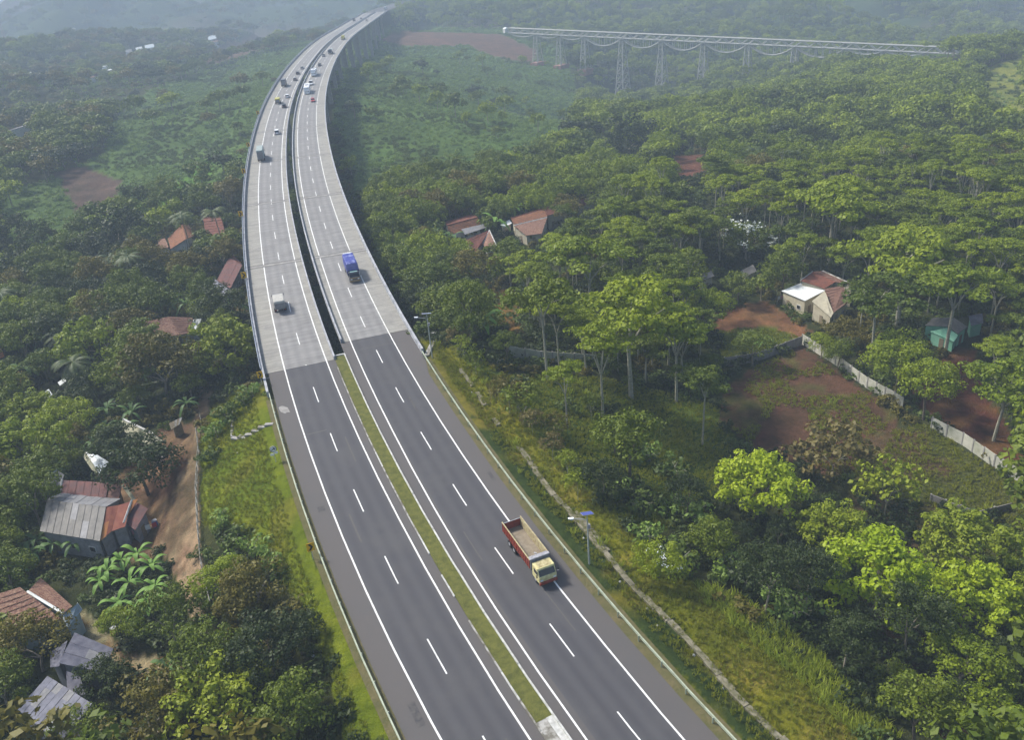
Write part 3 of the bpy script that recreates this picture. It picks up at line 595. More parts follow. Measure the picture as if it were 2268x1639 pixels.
def lamp_post(p, h, label, ps, panel_m, armdir=-1, rz=0):
    root = empty('street_lamp', p, rz, label, 'street lamp', 'solar street lamps right of the motorway')
    MB().tube([(0, 0, -1), (0, 0, h * .5), (0, 0, h)], [.13, .1, .07], 8).build('pole', M['pole'], root)
    MB().tube([(0, 0, h * .93), (armdir * 1.1, 0, h * .96), (armdir * 1.9, 0, h * .97)], [.05, .045, .04], 6).build('arm', M['pole'], root)
    MB().hexa([(armdir * 1.8 - .12, -.13, h * .955), (armdir * 1.8 + .12, -.13, h * .955), (armdir * 1.8 + .12, .13, h * .955), (armdir * 1.8 - .12, .13, h * .955)],
              [(armdir * 1.8 - .4, -.16, h * .985), (armdir * 1.8 + .25, -.16, h * .985), (armdir * 1.8 + .25, .16, h * .985), (armdir * 1.8 - .4, .16, h * .985)]).build('lamp_head', M['lamp_glass'], root)
    fr = MB().box((0, 0, 0), (ps * 1.05, ps * .8, .05)).build('panel_frame', M['galv'], root, loc=(0, 0, h + .35), rot=(R(-14), R(6), .25))
    MB().box((0, 0, .03), (ps, ps * .75, .03)).build('solar_panel', panel_m, fr)
    MB().bar((0, 0, h - .1), (0, 0, h + .33), .05, 6).build('bracket', M['galv'], root)
    box('battery_box', M['galv'], (.15, 0, h * .8), (.35, .3, .5), root)
p = rp(100.5, 14.7, -.5); lamp_post(tuple(p), 8.3, 'solar street lamp with pale panel beside the end of the right viaduct parapet', 1.5, M['solar_pale'])
p = rp(41.6, 15.0, -.7); lamp_post(tuple(p), 7.4, 'solar street lamp with deep blue panel between guard rail and stone drain', 1.3, M['solar'])
# ------------------------------------------------------------------ vehicles
def wheel(root, x, y, r=.5, w_=.28):
    t = MB().bar((x - w_ / 2, y, r), (x + w_ / 2, y, r), r, 14).build('wheel', M['tyre'], root)
    MB().bar((x - w_ / 2 - .01, y, r), (x + w_ / 2 + .01, y, r), r * .5, 10).build('rim', M['galv'], t)
def prism(name, m_, prof, x0, x1, parent, bevel=0):
    """profile in the y-z plane pushed across x"""
    n = len(prof); v = [(x0, y, z) for y, z in prof] + [(x1, y, z) for y, z in prof]
    f = [tuple(range(n)), tuple(range(2 * n - 1, n - 1, -1))] + [((i + 1) % n, i, i + n, (i + 1) % n + n) for i in range(n)]
    o = MB().add(v, f).build(name, m_, parent)
    if bevel: b = o.modifiers.new('b', 'BEVEL'); b.width = bevel; b.segments = 2; b.limit_method = 'ANGLE'
    return o
def quad(name, m_, pts, parent, th=.02):
    a = [Vector(p) for p in pts]; nrm = (a[1] - a[0]).cross(a[2] - a[0]).normalized() * th
    return MB().hexa(a, [p + nrm for p in a]).build(name, m_, parent)
def place(s, o, away, name, label, cat, group):
    """vehicle local +y points forward"""
    h = heading(s) + (0 if away else math.pi); p = rp(s, o, .015)
    r = empty(name, tuple(p), h, label, cat, group); r.rotation_euler = (math.atan(.068) * (1 if away else -1) if s < 400 else 0, 0, h); return r
def car(s, o, away, m_, label, kind='car', L=4.3, Wd=1.75, H=1.5):
    r = place(s, o, away, kind, label, kind.split('_')[0], 'cars on the motorway')
    w2 = Wd / 2; l = L / 2
    prism('body', M[m_], [(-l, .35), (-l, .85), (-l + .2, .95), (l * .45, .95), (l - .1, .78), (l, .6), (l, .35)], -w2, w2, r, .08)
    top = H; 
    y0, y1, y2, y3 = (-l + .12, -l + .5, l * .15, l * .5) if H > 1.45 else (-l * .75, -l * .4, l * .1, l * .48)
    MB().hexa([(-w2 + .06, y0, .94), (w2 - .06, y0, .94), (w2 - .06, y3, .94), (-w2 + .06, y3, .94)], [(-w2 + .2, y1, top - .06), (w2 - .2, y1, top - .06), (w2 - .2, y2, top - .06), (-w2 + .2, y2, top - .06)]).build('windows', M['glass_dark'], r)
    box('car_roof', M[m_], (0, (y1 + y2) / 2, top - .03), (Wd - .36, abs(y2 - y1) + .1, .07), r, bevel=.03)
    for x in (-w2 + .12, w2 - .12):
        for y in (-l * .6, l * .6): wheel(r, x, y, .32, .22)
    for x in (-w2 + .3, w2 - .3):
        box('headlight', M['lamp_glass'], (x, l + .005, .66), (.35, .04, .14), r); box('tail_light', M['red_light'], (x, -l - .005, .78), (.3, .04, .18), r)
    return r
def minibus(s, o, away, m_, label): return car(s, o, away, m_, label, 'van', 4.9, 1.9, 2.0)
def bus(s, o, away, label, L=11.5, Wd=2.5, H=3.3):
    r = place(s, o, away, 'bus', label, 'bus', 'white buses on the right carriageway'); l = L / 2; w2 = Wd / 2
    prism('body', M['bus_white'], [(-l, .4), (-l, H - .1), (-l + .25, H), (l - .45, H), (l - .1, 2.2), (l, 1.2), (l, .4)], -w2, w2, r, .08)
    quad('windscreen', M['glass_dark'], [(-w2 + .15, l + .01, 1.3), (w2 - .15, l + .01, 1.3), (w2 - .2, l - .28, H - .5), (-w2 + .2, l - .28, H - .5)][::-1], r, -.03)
    for x in (-w2 - .01, w2 + .01):
        for k in range(7): box('side_window', M['glass_dark'], (x, -l + 1.2 + k * 1.4, 2.15), (.03, 1.2, .85), r)
    box('roof_unit', M['car_silver'], (0, -1.0, H + .12), (1.5, 2.4, .24), r, bevel=.05)
    box('roof_hatch', M['car_grey'], (0, 2.2, H + .03), (.9, .12, .06), r)
    for x in (-w2 + .16, w2 - .16):
        for y in (-l + 2.6, l - 2.2): wheel(r, x, y, .5, .3)
    for x in (-w2 + .35, w2 - .35): box('headlight', M['lamp_glass'], (x, l + .01, .8), (.4, .05, .2), r)
def cab(r, y0, y1, Wd, H, m_, roof_m=None, bump_m='chassis'):
    w2 = Wd / 2
    prism('cab', M[m_], [(y0, .55), (y0, H), (y1 - .55, H), (y1 - .12, 1.45), (y1, 1.35), (y1, .55)], -w2, w2, r, .07)
    c = bpy.data.objects[r.children[-1].name] if r.children else r
    quad('windscreen', M['glass_dark'], [(-w2 + .12, y1 - .09, 1.5), (w2 - .12, y1 - .09, 1.5), (w2 - .16, y1 - .5, H - .12), (-w2 + .16, y1 - .5, H - .12)][::-1], r, -.03)
    for x in (-w2 - .012, w2 + .012):
        box('side_window', M['glass_dark'], (x, (y0 + y1) / 2 + .05, 1.75), (.03, (y1 - y0) * .5, .5), r)
        box('wing_mirror', M['black'], (x * 1.2, y1 - .1, 1.75), (.1, .12, .35), r)
    if roof_m: box('roof_patch', M[roof_m], (0, (y0 + y1 - .5) / 2 - .02, H + .012), (Wd * .72, (y1 - y0 - .5) * .75, .02), r)
    box('bumper', M[bump_m], (0, y1 + .08, .6), (Wd, .2, .35), r, bevel=.03)
    for x in (-w2 + .3, w2 - .3): box('headlight', M['lamp_glass'], (x, y1 + .02, .98), (.35, .06, .2), r)
def chassis(r, y0, y1, ys_, dual, rad=.48):
    box('chassis', M['chassis'], (0, (y0 + y1) / 2, .72), (.9, y1 - y0, .3), r)
    for y in ys_:
        for x in (-.95, .95): wheel(r, x, y, rad, .3 if y > 0 else .5)
# open dump truck (near)
r = place(45.6, 9.05, False, 'dump_truck', 'open dump truck with red slatted sides and cream cab driving on the right carriageway', 'truck', None)
cab(r, 3.1, 4.95, 2.25, 2.35, 'cab_cream', 'cab_dirt', 'plank_red'); chassis(r, -4.7, 3.6, (-3.0, -1.7, 3.9), True)
b = box('cargo_floor', M['bed_floor'], (0, -.95, 1.15), (2.4, 7.6, .12), r)
for x, nm in ((-1.24, 'inner'), (1.24, 'inner')):
    for k in range(4): box('side_plank', M['plank_red'], (x, -.95, 1.42 + k * .32), (.06, 7.6, .29), r)
    for k in range(16): box('side_rib', M['plank_red'], (x * 1.045, -4.6 + k * .486, 1.9), (.07, .1, 1.3), r)
    box('inner_lining', M['plank_cream' if x < 0 else 'bed_floor'], (x * .965, -.95, 1.85), (.03, 7.55, 1.25), r)
    box('top_rail', M['plank_cream'], (x, -.95, 2.58), (.13, 7.7, .08), r)
box('tail_gate', M['plank_red'], (0, -4.77, 1.75), (2.4, .07, 1.1), r); box('tail_rail', M['galv'], (0, -4.77, 2.33), (2.4, .1, .06), r)
for k in range(3): box('front_board', M['galv'], (0, 2.88 + .0 * k, 1.45 + k * .42), (2.5, .1, .38), r)
box('rolled_cover', M['galv'], (0, 2.83, 2.68), (2.55, .38, .18), r, bevel=.05); box('rolled_cover', M['galv'], (0, 2.45, 2.6), (2.4, .22, .12), r, bevel=.04)
box('blue_bundle', M['tarp_blue'], (-.5, 2.1, 1.35), (.8, .6, .3), r, bevel=.1)
for x in (-.5, .2, .6): box('rubble_scrap', M['galv'], (x, 1.2 + x, 1.24), (.35, .22, .06), r, rz=x * 2)
for x in (-1.15, 1.15): MB().bar((x, 4.9, 1.7), (x * 1.12, 5.2, 1.9), .03, 5).build('mirror_arm', M['galv'], r)
box('fuel_tank', M['galv'], (-1.0, .6, .75), (.5, 1.2, .45), r, bevel=.08)
# blue tarpaulin truck
r = place(144.6, 8.2, False, 'cargo_truck', 'truck with tall load under a blue tarpaulin driving towards the camera', 'truck', None)
cab(r, 2.7, 4.5, 2.1, 2.3, 'truck_dark', 'visor', 'bumper_tan'); chassis(r, -4.1, 3.2, (-2.6, 3.5), True)
prism('tarpaulin', M['tarp_blue'], [(-4.3, 1.1), (-4.45, 3.3), (-4.0, 3.75), (-1.6, 3.62), (1.2, 3.75), (2.0, 3.45), (2.1, 1.1)], -1.2, 1.2, r, .25)
prism('tarp_front', M['tarp_navy'], [(1.6, 1.2), (1.6, 3.4), (2.0, 3.5), (2.7, 3.0), (3.3, 2.5), (3.25, 2.36), (2.72, 2.3), (2.66, 1.2)], -1.24, 1.24, r, .12)
box('rear_cover', M['roof_white'], (0, -4.35, 3.55), (1.9, .5, .25), r, bevel=.12)
for k in range(5): MB().bar((-1.25, -3.6 + k * 1.3, 1.2), (-1.24, -3.4 + k * 1.3, 3.2), .03, 4).build('tie_rope', M['car_silver'], r)
for x in (-1.1, 1.1): box('bed_side', M['plank_cream'], (x, -.8, 1.1), (.1, 6.9, .35), r)
box('bumper_panel', M['bumper_tan'], (0, 4.52, 1.2), (1.9, .05, .28), r)
def tarp_truck(s, o, away, m_t, m_c, label, L=6.5, H=2.9):
    r = place(s, o, away, 'covered_truck', label, 'truck', 'smaller trucks on the motorway'); l = L / 2
    cab(r, l - 1.6, l, 1.95, 2.1, m_c); chassis(r, -l, l - 1, (-l * .55, l * .62), False, .42)
    prism('tarpaulin', M[m_t], [(-l, 1.0), (-l, H - .3), (-l + .15, H), (l - 1.8, H), (l - 1.7, H - .3), (l - 1.7, 1.0)], -1.05, 1.05, r, .15)
    prism('tail_panel', M['zinc'], [(-l - .08, .95), (-l - .08, H - .45), (-l - .01, H - .45), (-l - .01, .95)], -.95, .95, r)
    for x in (-.9, .9): box('tail_light', M['red_light'], (x, -l - .1, .85), (.2, .05, .12), r)
tarp_truck(134, -8.05, True, 'tarp_beige', 'car_silver', 'small truck with beige canvas cover driving away on the left carriageway', 5.6, 2.6)
tarp_truck(265, -9.3, True, 'tarp_grey', 'car_silver', 'larger truck with grey green canvas cover driving away near the left parapet', 9.2, 3.9)
tarp_truck(374, -7.6, True, 'car_yellow', 'car_white', 'small yellow box truck ahead of the white car on the left carriageway', 5.5, 2.5)
tarp_truck(426, -8.6, True, 'truck_dark', 'car_yellow', 'dark truck with yellowish tail on the left carriageway near the parapet', 9, 3.4)
tarp_truck(645, 8.0, False, 'car_yellow', 'car_yellow', 'pale yellow truck far away on the right carriageway behind the tanker', 7, 3.0)
tarp_truck(866, -7.6, True, 'truck_dark', 'truck_dark', 'tiny dark truck at the far left end of the viaduct', 8, 3.4)
r = place(553, 7.4, False, 'tank_truck', 'white tank truck coming along the right carriageway far behind the buses', 'truck', None)
cab(r, 3.0, 4.9, 2.4, 2.6, 'truck_dark'); chassis(r, -4.8, 3.4, (-3.6, -2.2, 3.8), True); MB().bar((0, -4.7, 2.15), (0, 2.7, 2.15), 1.15, 16).build('tank', M['tank_white'], r); box('tank_hatch', M['galv'], (0, -1, 3.35), (.6, .6, .15), r)
car(304.5, -4.9, True, 'car_white', 'white estate car alone on the left carriageway ahead of the grey canvas truck', H=1.65, L=4.6)
car(361.5, -4.2, True, 'car_black', 'black car close to the inner parapet beside the yellow box truck', H=1.6)
car(388, -4.3, True, 'car_white', 'small white car ahead of the yellow box truck on the left carriageway')
car(442, -4.3, True, 'car_grey', 'rear one of three dark cars in a row near the inner parapet')
car(466, -4.9, True, 'car_black', 'middle one of three dark cars in a row near the inner parapet')
car(487, -4.2, True, 'car_silver', 'front one of three cars in a row near the inner parapet, silver roofed')
car(898, -3.6, True, 'car_grey', 'tiny dark car farthest away on the left carriageway')
car(369, 8.0, False, 'car_red', 'small red car in front of the nearer white bus', L=3.9)
car(493, 5.2, False, 'car_black', 'dark car behind the second white bus on the right carriageway')
car(541, 3.8, False, 'car_grey', 'dark grey car left of the white tank truck')
car(849, 6.2, False, 'car_grey', 'tiny dark car farthest away on the right carriageway')
minibus(421, 5.1, False, 'car_white', 'white van between the two white buses')
bus(397, 4.6, False, 'nearer white bus with dark windscreen, just behind the small red car')
bus(455, 4.8, False, 'second white bus, behind the white van')
bus(1092, 6, False, 'white bus coming over the crest at the far end of the motorway')

# ------------------------------------------------------------------ railway trestles
def trestle(P0, V, kinds, label, tw, th, red_end=True, cat='railway bridge'):
    """kinds: list of (start, length in spans, sag) along P0 + t*V; pillars at whole t"""
    P0 = np.array(P0, float); V = np.array(V, float); Ls = np.linalg.norm(V); side = np.cross(V / Ls, (0, 0, 1)); side /= np.linalg.norm(side)
    root = empty('railway_bridge', label=label, cat=cat)
    up = np.array([0, 0, 1.]); hw = tw
    pt = lambda t, u, z: P0 + V * t + side * u * hw + up * z
    for t0, t1, sag, pil in kinds:
        n = max(4, int(round((t1 - t0) * Ls / 5.6))); T = np.linspace(t0, t1, n + 1)
        for u in (-1, 1):
            m1 = MB(); m1.bar(pt(t0, u, th), pt(t1, u, th), .4, 4); m1.build('top_chord', M['truss'], root)
            MB().bar(pt(t0, u, 0), pt(t1, u, 0), .48, 4).build('bottom_chord', M['truss'], root)
            for i in range(n):
                a = pt(T[i], u, 0 if i % 2 == 0 else th); b = pt(T[i + 1], u, th if i % 2 == 0 else 0)
                MB().bar(a, b, .36, 4).build('truss_diagonal', M['truss'], root)
            if sag:
                f = (T - t0) / (t1 - t0); ar = [pt(T[i], u, -sag * 4 * f[i] * (1 - f[i]) ** 1.0) for i in range(n + 1)]
                m2 = MB()
                for i in range(n): m2.bar(ar[i], ar[i + 1], .48, 4)
                m2.build('hanging_arch', M['truss'], root)
                for i in range(1, n): MB().bar(pt(T[i], u, 0), ar[i], .28, 4).build('arch_strut', M['truss'], root)
        for i in range(n + 1): MB().bar(pt(T[i], -1, 0), pt(T[i], 1, 0), .15, 4).build('cross_tie', M['truss'], root)
        MB().hexa([pt(t0, -.6, .1), pt(t1, -.6, .1), pt(t1, .6, .1), pt(t0, .6, .1)], [pt(t0, -.6, .4), pt(t1, -.6, .4), pt(t1, .6, .4), pt(t0, .6, .4)]).build('track_bed', M['tower_steel'], root)
    for (t, spread) in sorted({(k[0], k[3]) for k in kinds if k[3]}):
        c = P0 + V * t; gz = float(ground([c[0]], [c[1]])[0]) - 1; H = c[2] - gz
        if H < 2: continue
        if H > 12: MB().box((c[0], c[1], gz + 1.5), (16 * spread, 8, 5), math.atan2(side[1], side[0])).build('footing', M['truss_red'], root); gz += 3.5; H -= 3.5
        tw_ = V / Ls; tilt = .045 * H + 1.5; wid = .13 * H + hw * .9
        legs = []
        nseg = max(2, int(H / 7)); Z = np.linspace(0, 1, nseg + 1)
        f = lambda a, b, z: c + tw_ * a * (1.6 + (tilt - 1.6) * z) + side * b * (hw * .9 + (wid - hw * .9) * z) - up * (H * z)
        for a in (-1, 1):
            for b in (-1, 1): MB().bar(f(a, b, 0), f(a, b, 1), .36, 4, .46).build('tower_leg', M['tower_steel'], root)
        m3 = MB()
        for i in range(nseg):
            for a, b, a2, b2 in ((-1, -1, 1, -1), (1, -1, 1, 1), (1, 1, -1, 1), (-1, 1, -1, -1)):
                m3.bar(f(a, b, Z[i + 1]), f(a2, b2, Z[i + 1]), .2, 3); m3.bar(f(a, b, Z[i]), f(a2, b2, Z[i + 1]), .17, 3); m3.bar(f(a2, b2, Z[i]), f(a, b, Z[i + 1]), .17, 3)
        o = m3.build('tower_bracing', M['tower_steel'], root); o['kind'] = 'stuff'
    return root
k = .95
P0 = np.array([95.46 * k, 844 * k, (5.46 - 67.5) * k + 67.5]); V0 = np.array([32.33, -23.41, -2.584]) * k
THK = 4.3
trestle(P0, V0, [(-2.15, -1.35, 3, 0), (-1.35, -.68, 3, 1), (-.68, 0, 3.4, 1), (0, 1, 7.2, 1), (1, 2, 7.2, 1), (2, 3, 7.2, 1), (3, 4, 7.2, 1), (4, 5, 7.2, 1), (5, 6, 7.2, 1), (6, 6.75, 3.4, 1), (6.75, 7.5, 3, 1), (7.5, 8.4, 0, 1)],
        'long steel railway trestle on tall lattice towers crossing the valley at upper right', 2.0, THK)
a = aty((1108, 66), 845); 
e = empty('signal_hut', tuple(P0 + V0 * -2.25), .4, 'small white hut at the left end of the long railway trestle', 'hut')
box('wall', M['plaster_white'], (0, 0, 1.6), (4, 5, 3.2), e); MB().hexa([(-2.4, -3, 3.2), (2.4, -3, 3.2), (2.4, 3, 3.2), (-2.4, 3, 3.2)], [(-.2, -2.8, 4.6), (.2, -2.8, 4.6), (.2, 2.8, 4.6), (-.2, 2.8, 4.6)]).build('roof', M['roof_white'], e)
pa = aty((178, 190), 800); pb = aty((445, 148), 900); nv = 5
trestle(pa, (pb - pa) / nv, [(i, i + 1, 4.5 if 0 < i < 4 else 0, 1 if 0 < i else 0) for i in range(nv)], 'small hazy railway truss bridge in the distance at upper left', 1.9, 4.2)
# ------------------------------------------------------------------ buildings
AVOID = []       # (vx, vy, radius, distance): keep crowns from covering these
def lerp4(q, u, v): return q[0] * (1 - u) * (1 - v) + q[1] * u * (1 - v) + q[2] * u * v + q[3] * (1 - u) * v
def slab(q, th):
    q = [Vector(p) for p in q]; n = (q[1] - q[0]).cross(q[3] - q[0]).normalized()
    if n.z < 0: n = -n
    return MB().hexa(q, [p + n * th for p in q])
def house(name, label, roofs, zc=None, wall='plaster', wall_in=.5, base_h=3.5, cat='house', openings=True, walls=True, group=None, radius=1.0):
    """roofs: list of dict(q=[(vx,vy,h)*4], m=material, sheets=(nu,nv) or None, ridge=bool); heights above the house floor"""
    allp = [p for r_ in roofs for p in r_['q']]; cx = sum(p[0] for p in allp) / len(allp); cy_ = sum(p[1] for p in allp) / len(allp); hm = sum(p[2] for p in allp) / len(allp)
    if zc is None: zc = atobj((cx, cy_), hm).z
    root = empty(name, (0, 0, 0), 0, label, cat, group)
    W3 = [np.array([atz((p[0], p[1]), zc + p[2]) for p in r_['q']]) for r_ in roofs]
    cen = np.mean(np.concatenate(W3), 0); cen[2] = zc; root.location = tuple(cen)
    AVOID.append((cx, cy_, max(max(p[0] for p in allp) - min(p[0] for p in allp), max(p[1] for p in allp) - min(p[1] for p in allp)) / 2 * radius, float(np.hypot(cen[0], cen[1]))))
    for r_, q in zip(roofs, W3):
        q = q - cen; m_ = M[r_['m']]
        if r_.get('sheets'):
            nu, nv = r_['sheets']
            for i in range(nu):
                for j in range(nv):
                    g = .004; c4 = [lerp4(q, (i + g * nu) / nu, j / nv), lerp4(q, (i + 1 - g * nu) / nu, j / nv), lerp4(q, (i + 1 - g * nu) / nu, (j + 1.04) / nv if j < nv - 1 else 1), lerp4(q, (i + g * nu) / nu, (j + 1.04) / nv if j < nv - 1 else 1)]
                    dz = Vector((0, 0, .05 * (j + i % 2 * .5) + random.uniform(0, .03))); mm = m_ if random.random() < .85 or not r_.get('m2') else M[r_['m2']]
                    slab([Vector(p) + dz for p in c4], .03).build('roof_sheet', mm, root)
        else:
            # tiled or seamed slope with slightly proud courses
            o = slab(q, .12).build('roof', m_, root)
            nc = r_.get('courses', 0)
            for i in range(1, nc):
                a, b = Vector(lerp4(q, 0, i / nc)), Vector(lerp4(q, 1, i / nc)); MB().bar(a + Vector((0, 0, .13)), b + Vector((0, 0, .13)), .05, 4).build('roof_course', m_, o)
            ns = r_.get('seams', 0)
            for i in (range(0, ns + 1) if ns else ()):
                a, b = Vector(lerp4(q, i / ns, 0)), Vector(lerp4(q, i / ns, 1)); MB().bar(a + Vector((0, 0, .13)), b + Vector((0, 0, .13)), .04, 4).build('roof_seam', m_, o)
        if r_.get('ridge'):
            MB().bar(Vector(q[0]) + Vector((0, 0, .15)), Vector(q[1]) + Vector((0, 0, .15)), .16, 6).build('ridge_cap', M[r_['ridge']], root)
        if r_.get('edge'):
            for a, b in r_['edge']: MB().bar(Vector(q[a]) + Vector((0, 0, .12)), Vector(q[b]) + Vector((0, 0, .12)), r_.get('er', .16), 4).build('edge_board', M[r_.get('em', 'kerb')], root)
        if walls and r_.get('wall', True):
            c = q.mean(0); qi = []
            for p in q:
                d = c - p; L_ = np.hypot(d[0], d[1]); f = min(.35, wall_in / max(L_, .1)); pp = p + d * f; qi.append((pp[0], pp[1], pp[2] - .12))
            g = float(ground([cen[0] + c[0]], [cen[1] + c[1]])[0]) - zc
            b = [(x, y, min(g - 1, -.3)) for x, y, z in qi]
            area = sum(b[i][0] * b[(i + 1) % 4][1] - b[(i + 1) % 4][0] * b[i][1] for i in range(4))
            if area < 0: b = b[::-1]; qi = qi[::-1]
            MB().hexa(b, qi).build('wall', M[r_.get('wm', wall)], root)
            if openings:
                for i in range(4):
                    a1, b1 = np.array(qi[i]), np.array(qi[(i + 1) % 4]); e = b1 - a1; L_ = np.hypot(e[0], e[1])
                    if L_ < 2.5: continue
                    nrm = np.array([e[1], -e[0], 0]) / L_; ang = math.atan2(e[1], e[0])
                    for k_ in range(int(L_ // 3)):
                        t = (k_ + .5) / max(1, int(L_ // 3)); top = a1[2] + (b1[2] - a1[2]) * t
                        if top < 2.2: continue
                        pos = a1 + e * t + nrm * .03
                        if k_ == 0: f_ = box('door', M['bamboo'], (0, 0, 0), (.95, .08, 2.0), root, loc=(pos[0], pos[1], 1.0), rot=(0, 0, ang))
                        else:
                            f_ = box('window', M['plaster_white'], (0, 0, 0), (1.2, .08, 1.0), root, loc=(pos[0], pos[1], 1.5), rot=(0, 0, ang)); box('pane', M['glass_dark'], (0, -.045, 0), (.98, .03, .8), f_)
    return root, cen
def laundry(v, label):
    p = atobj(v); root = empty('laundry_line', tuple(p), .5, label, 'laundry')
    for x in (-2.5, 2.5): MB().bar((x, 0, -.3), (x, 0, 1.9), .05, 5).build('post', M['bark_pale'], root)
    MB().bar((-2.5, 0, 1.85), (2.5, 0, 1.85), .015, 4).build('line', M['car_silver'], root)
    for k_, m_ in enumerate(('roof_white', 'laundry_pink', 'tarp_blue', 'roof_white', 'car_red')): box('cloth', M[m_], (-1.9 + k_ * .95, 0, 1.4), (.7, .04, .8), root)
laundry((1738, 668), 'laundry hanging beside the flat white canopy of the cream house'); laundry((318, 1190), 'laundry hanging in the yard beside the rusty red side roofs')
def drum(v, m_, label):
    p = atobj(v); root = empty('water_drum', tuple(p), 0, label, 'drum'); MB().bar((0, 0, -.1), (0, 0, 1.0), .38, 12).build('barrel', M[m_], root); MB().bar((0, 0, 1.0), (0, 0, 1.05), .4, 12).build('lid', M['galv'], root)
drum((345, 1165), 'tarp_blue', 'blue drum in the yard next to the dirt track'); drum((255, 1405), 'orange_metal', 'rusty orange drum by the pale porch gable at bottom left')
# left village --------------------------------------------------------------
house('village_house', 'village house with orange tiled gable roof and white end wall below two palms', [
    dict(q=[(404, 497, 5), (412, 530, 4.9), (378, 552, 3), (372, 528, 3)], m='tile_orange', courses=6), dict(q=[(404, 497, 5), (412, 530, 4.9), (430, 522, 3), (418, 498, 3)], m='tile_orange', courses=5),
    dict(q=[(342, 532, 4), (366, 528, 4.2), (374, 548, 3), (350, 553, 3)], m='tile_old', wm='plaster_white')], wall='plaster_white')
house('village_house', 'village house with dark red tiled roof behind the leaning palm, next to the viaduct', [dict(q=[(452, 492, 5), (492, 488, 5), (500, 522, 3), (455, 528, 3)], m='tile_red', courses=6, ridge='tile_red'), dict(q=[(452, 492, 5), (492, 488, 5), (488, 478, 3.4), (448, 482, 3.4)], m='tile_red')])
house('village_house', 'long house with rusty metal roof and bluish lower roof beside the viaduct', [
    dict(q=[(507, 570, 4.6), (536, 588, 4.6), (511, 640, 3.2), (480, 622, 3.2)], m='rust', m2='rust2', sheets=(3, 3)), dict(q=[(507, 570, 4.6), (536, 588, 4.6), (530, 578, 3.4), (515, 566, 3.4)], m='rust', wall=False),
    dict(q=[(476, 618, 3.0), (506, 640, 3.0), (495, 656, 2.3), (470, 634, 2.3)], m='zinc_blue', sheets=(3, 2))], wall='plaster_grey')
house('village_house', 'big house with mossy brown tiled roof and broken white gable near the viaduct', [
    dict(q=[(322, 712, 6), (375, 702, 6), (398, 742, 3.2), (300, 756, 3.2)], m='tile_old', courses=10), dict(q=[(375, 702, 6), (428, 704, 5.6), (420, 738, 3.2), (398, 742, 3.2)], m='tile_brown', courses=8),
    dict(q=[(428, 708, 5), (446, 706, 4.6), (436, 732, 3.4), (420, 730, 3.6)], m='roof_white', wm='plaster_white')], radius=.8)
house('tin_shed', 'small shed with white metal roof among dark trees at the left', [dict(q=[(82, 880, 3.4), (108, 862, 3.6), (116, 874, 3), (94, 892, 2.8)], m='roof_white', sheets=(3, 1)), dict(q=[(128, 848, 3.2), (143, 838, 3.3), (147, 845, 3), (133, 855, 2.9)], m='roof_white', wall=False)], cat='shed')
house('village_house', 'house with mossy pale edged roof under the tall tree next to the dirt road', [
    dict(q=[(274, 930, 5.2), (340, 962, 5.2), (330, 985, 4), (258, 955, 4)], m='roof_moss', edge=[(0, 1)], em='kerb', er=.22), dict(q=[(340, 962, 5.0), (364, 978, 4.2), (328, 1008, 3.4), (318, 990, 3.8)], m='roof_moss', edge=[(1, 2)], em='plaster'),
    dict(q=[(350, 985, 3.4), (372, 1003, 2.8), (358, 1018, 2.4), (340, 1008, 2.6)], m='zinc_brown')], wall='plaster', radius=.8)
house('tin_shed', 'shed with pale blue grey roof standing behind the large grey roofed house', [dict(q=[(190, 1002, 4.2), (216, 1008, 4.2), (243, 1026, 3.6), (220, 1050, 3.2)], m='roof_palegrey', sheets=(2, 2), m2='roof_white'), dict(q=[(190, 1002, 4.2), (220, 1050, 3.2), (205, 1042, 3.0), (186, 1014, 3.6)], m='roof_moss', wall=False)], cat='shed', wall='bamboo')
house('village_house', 'large house with grey corrugated roof and rusty red side roofs by the dirt road', [
    dict(q=[(104, 1108, 5.0), (235, 1124, 5.0), (222, 1200, 3.4), (88, 1178, 3.4)], m='zinc_brown', m2='zinc', sheets=(9, 2)), dict(q=[(104, 1108, 5.0), (235, 1124, 5.0), (268, 1106, 3.8), (128, 1088, 3.8)], m='zinc', sheets=(8, 1)),
    dict(q=[(236, 1124, 4.9), (262, 1120, 4.6), (248, 1178, 3.2), (222, 1200, 3.2)], m='rust2', m2='orange_metal', sheets=(2, 2)), dict(q=[(262, 1120, 4.6), (290, 1112, 4.6), (278, 1168, 3.4), (248, 1178, 3.4)], m='rust2', sheets=(2, 2)),
    dict(q=[(292, 1110, 4.7), (306, 1106, 4.6), (280, 1150, 3.6), (274, 1160, 3.6)], m='orange_metal', wall=False, edge=[(0, 3)]), dict(q=[(300, 1112, 4.2), (328, 1128, 3.6), (300, 1176, 2.6), (278, 1160, 3.0)], m='rust', sheets=(2, 2))], wall='plaster_grey')
house('village_house', 'house with dark wine red metal roof joined behind the large grey corrugated roof', [
    dict(q=[(138, 1064, 4.8), (240, 1070, 4.8), (236, 1104, 3.9), (132, 1096, 3.9)], m='rust', m2='rust2', sheets=(6, 2), edge=[(0, 3)]), dict(q=[(242, 1074, 4.4), (270, 1076, 4.4), (264, 1106, 3.8), (238, 1104, 3.8)], m='tile_brown'),
    dict(q=[(272, 1080, 4.6), (282, 1078, 4.8), (302, 1108, 3.4), (296, 1112, 3.4)], m='roof_moss', wall=False), dict(q=[(128, 1042, 4.0), (142, 1052, 3.8), (132, 1086, 3.0), (86, 1076, 2.6)], m='zinc', m2='tile_old', sheets=(3, 2), edge=[(0, 3)], em='roof_white', er=.14)], wall='bamboo')
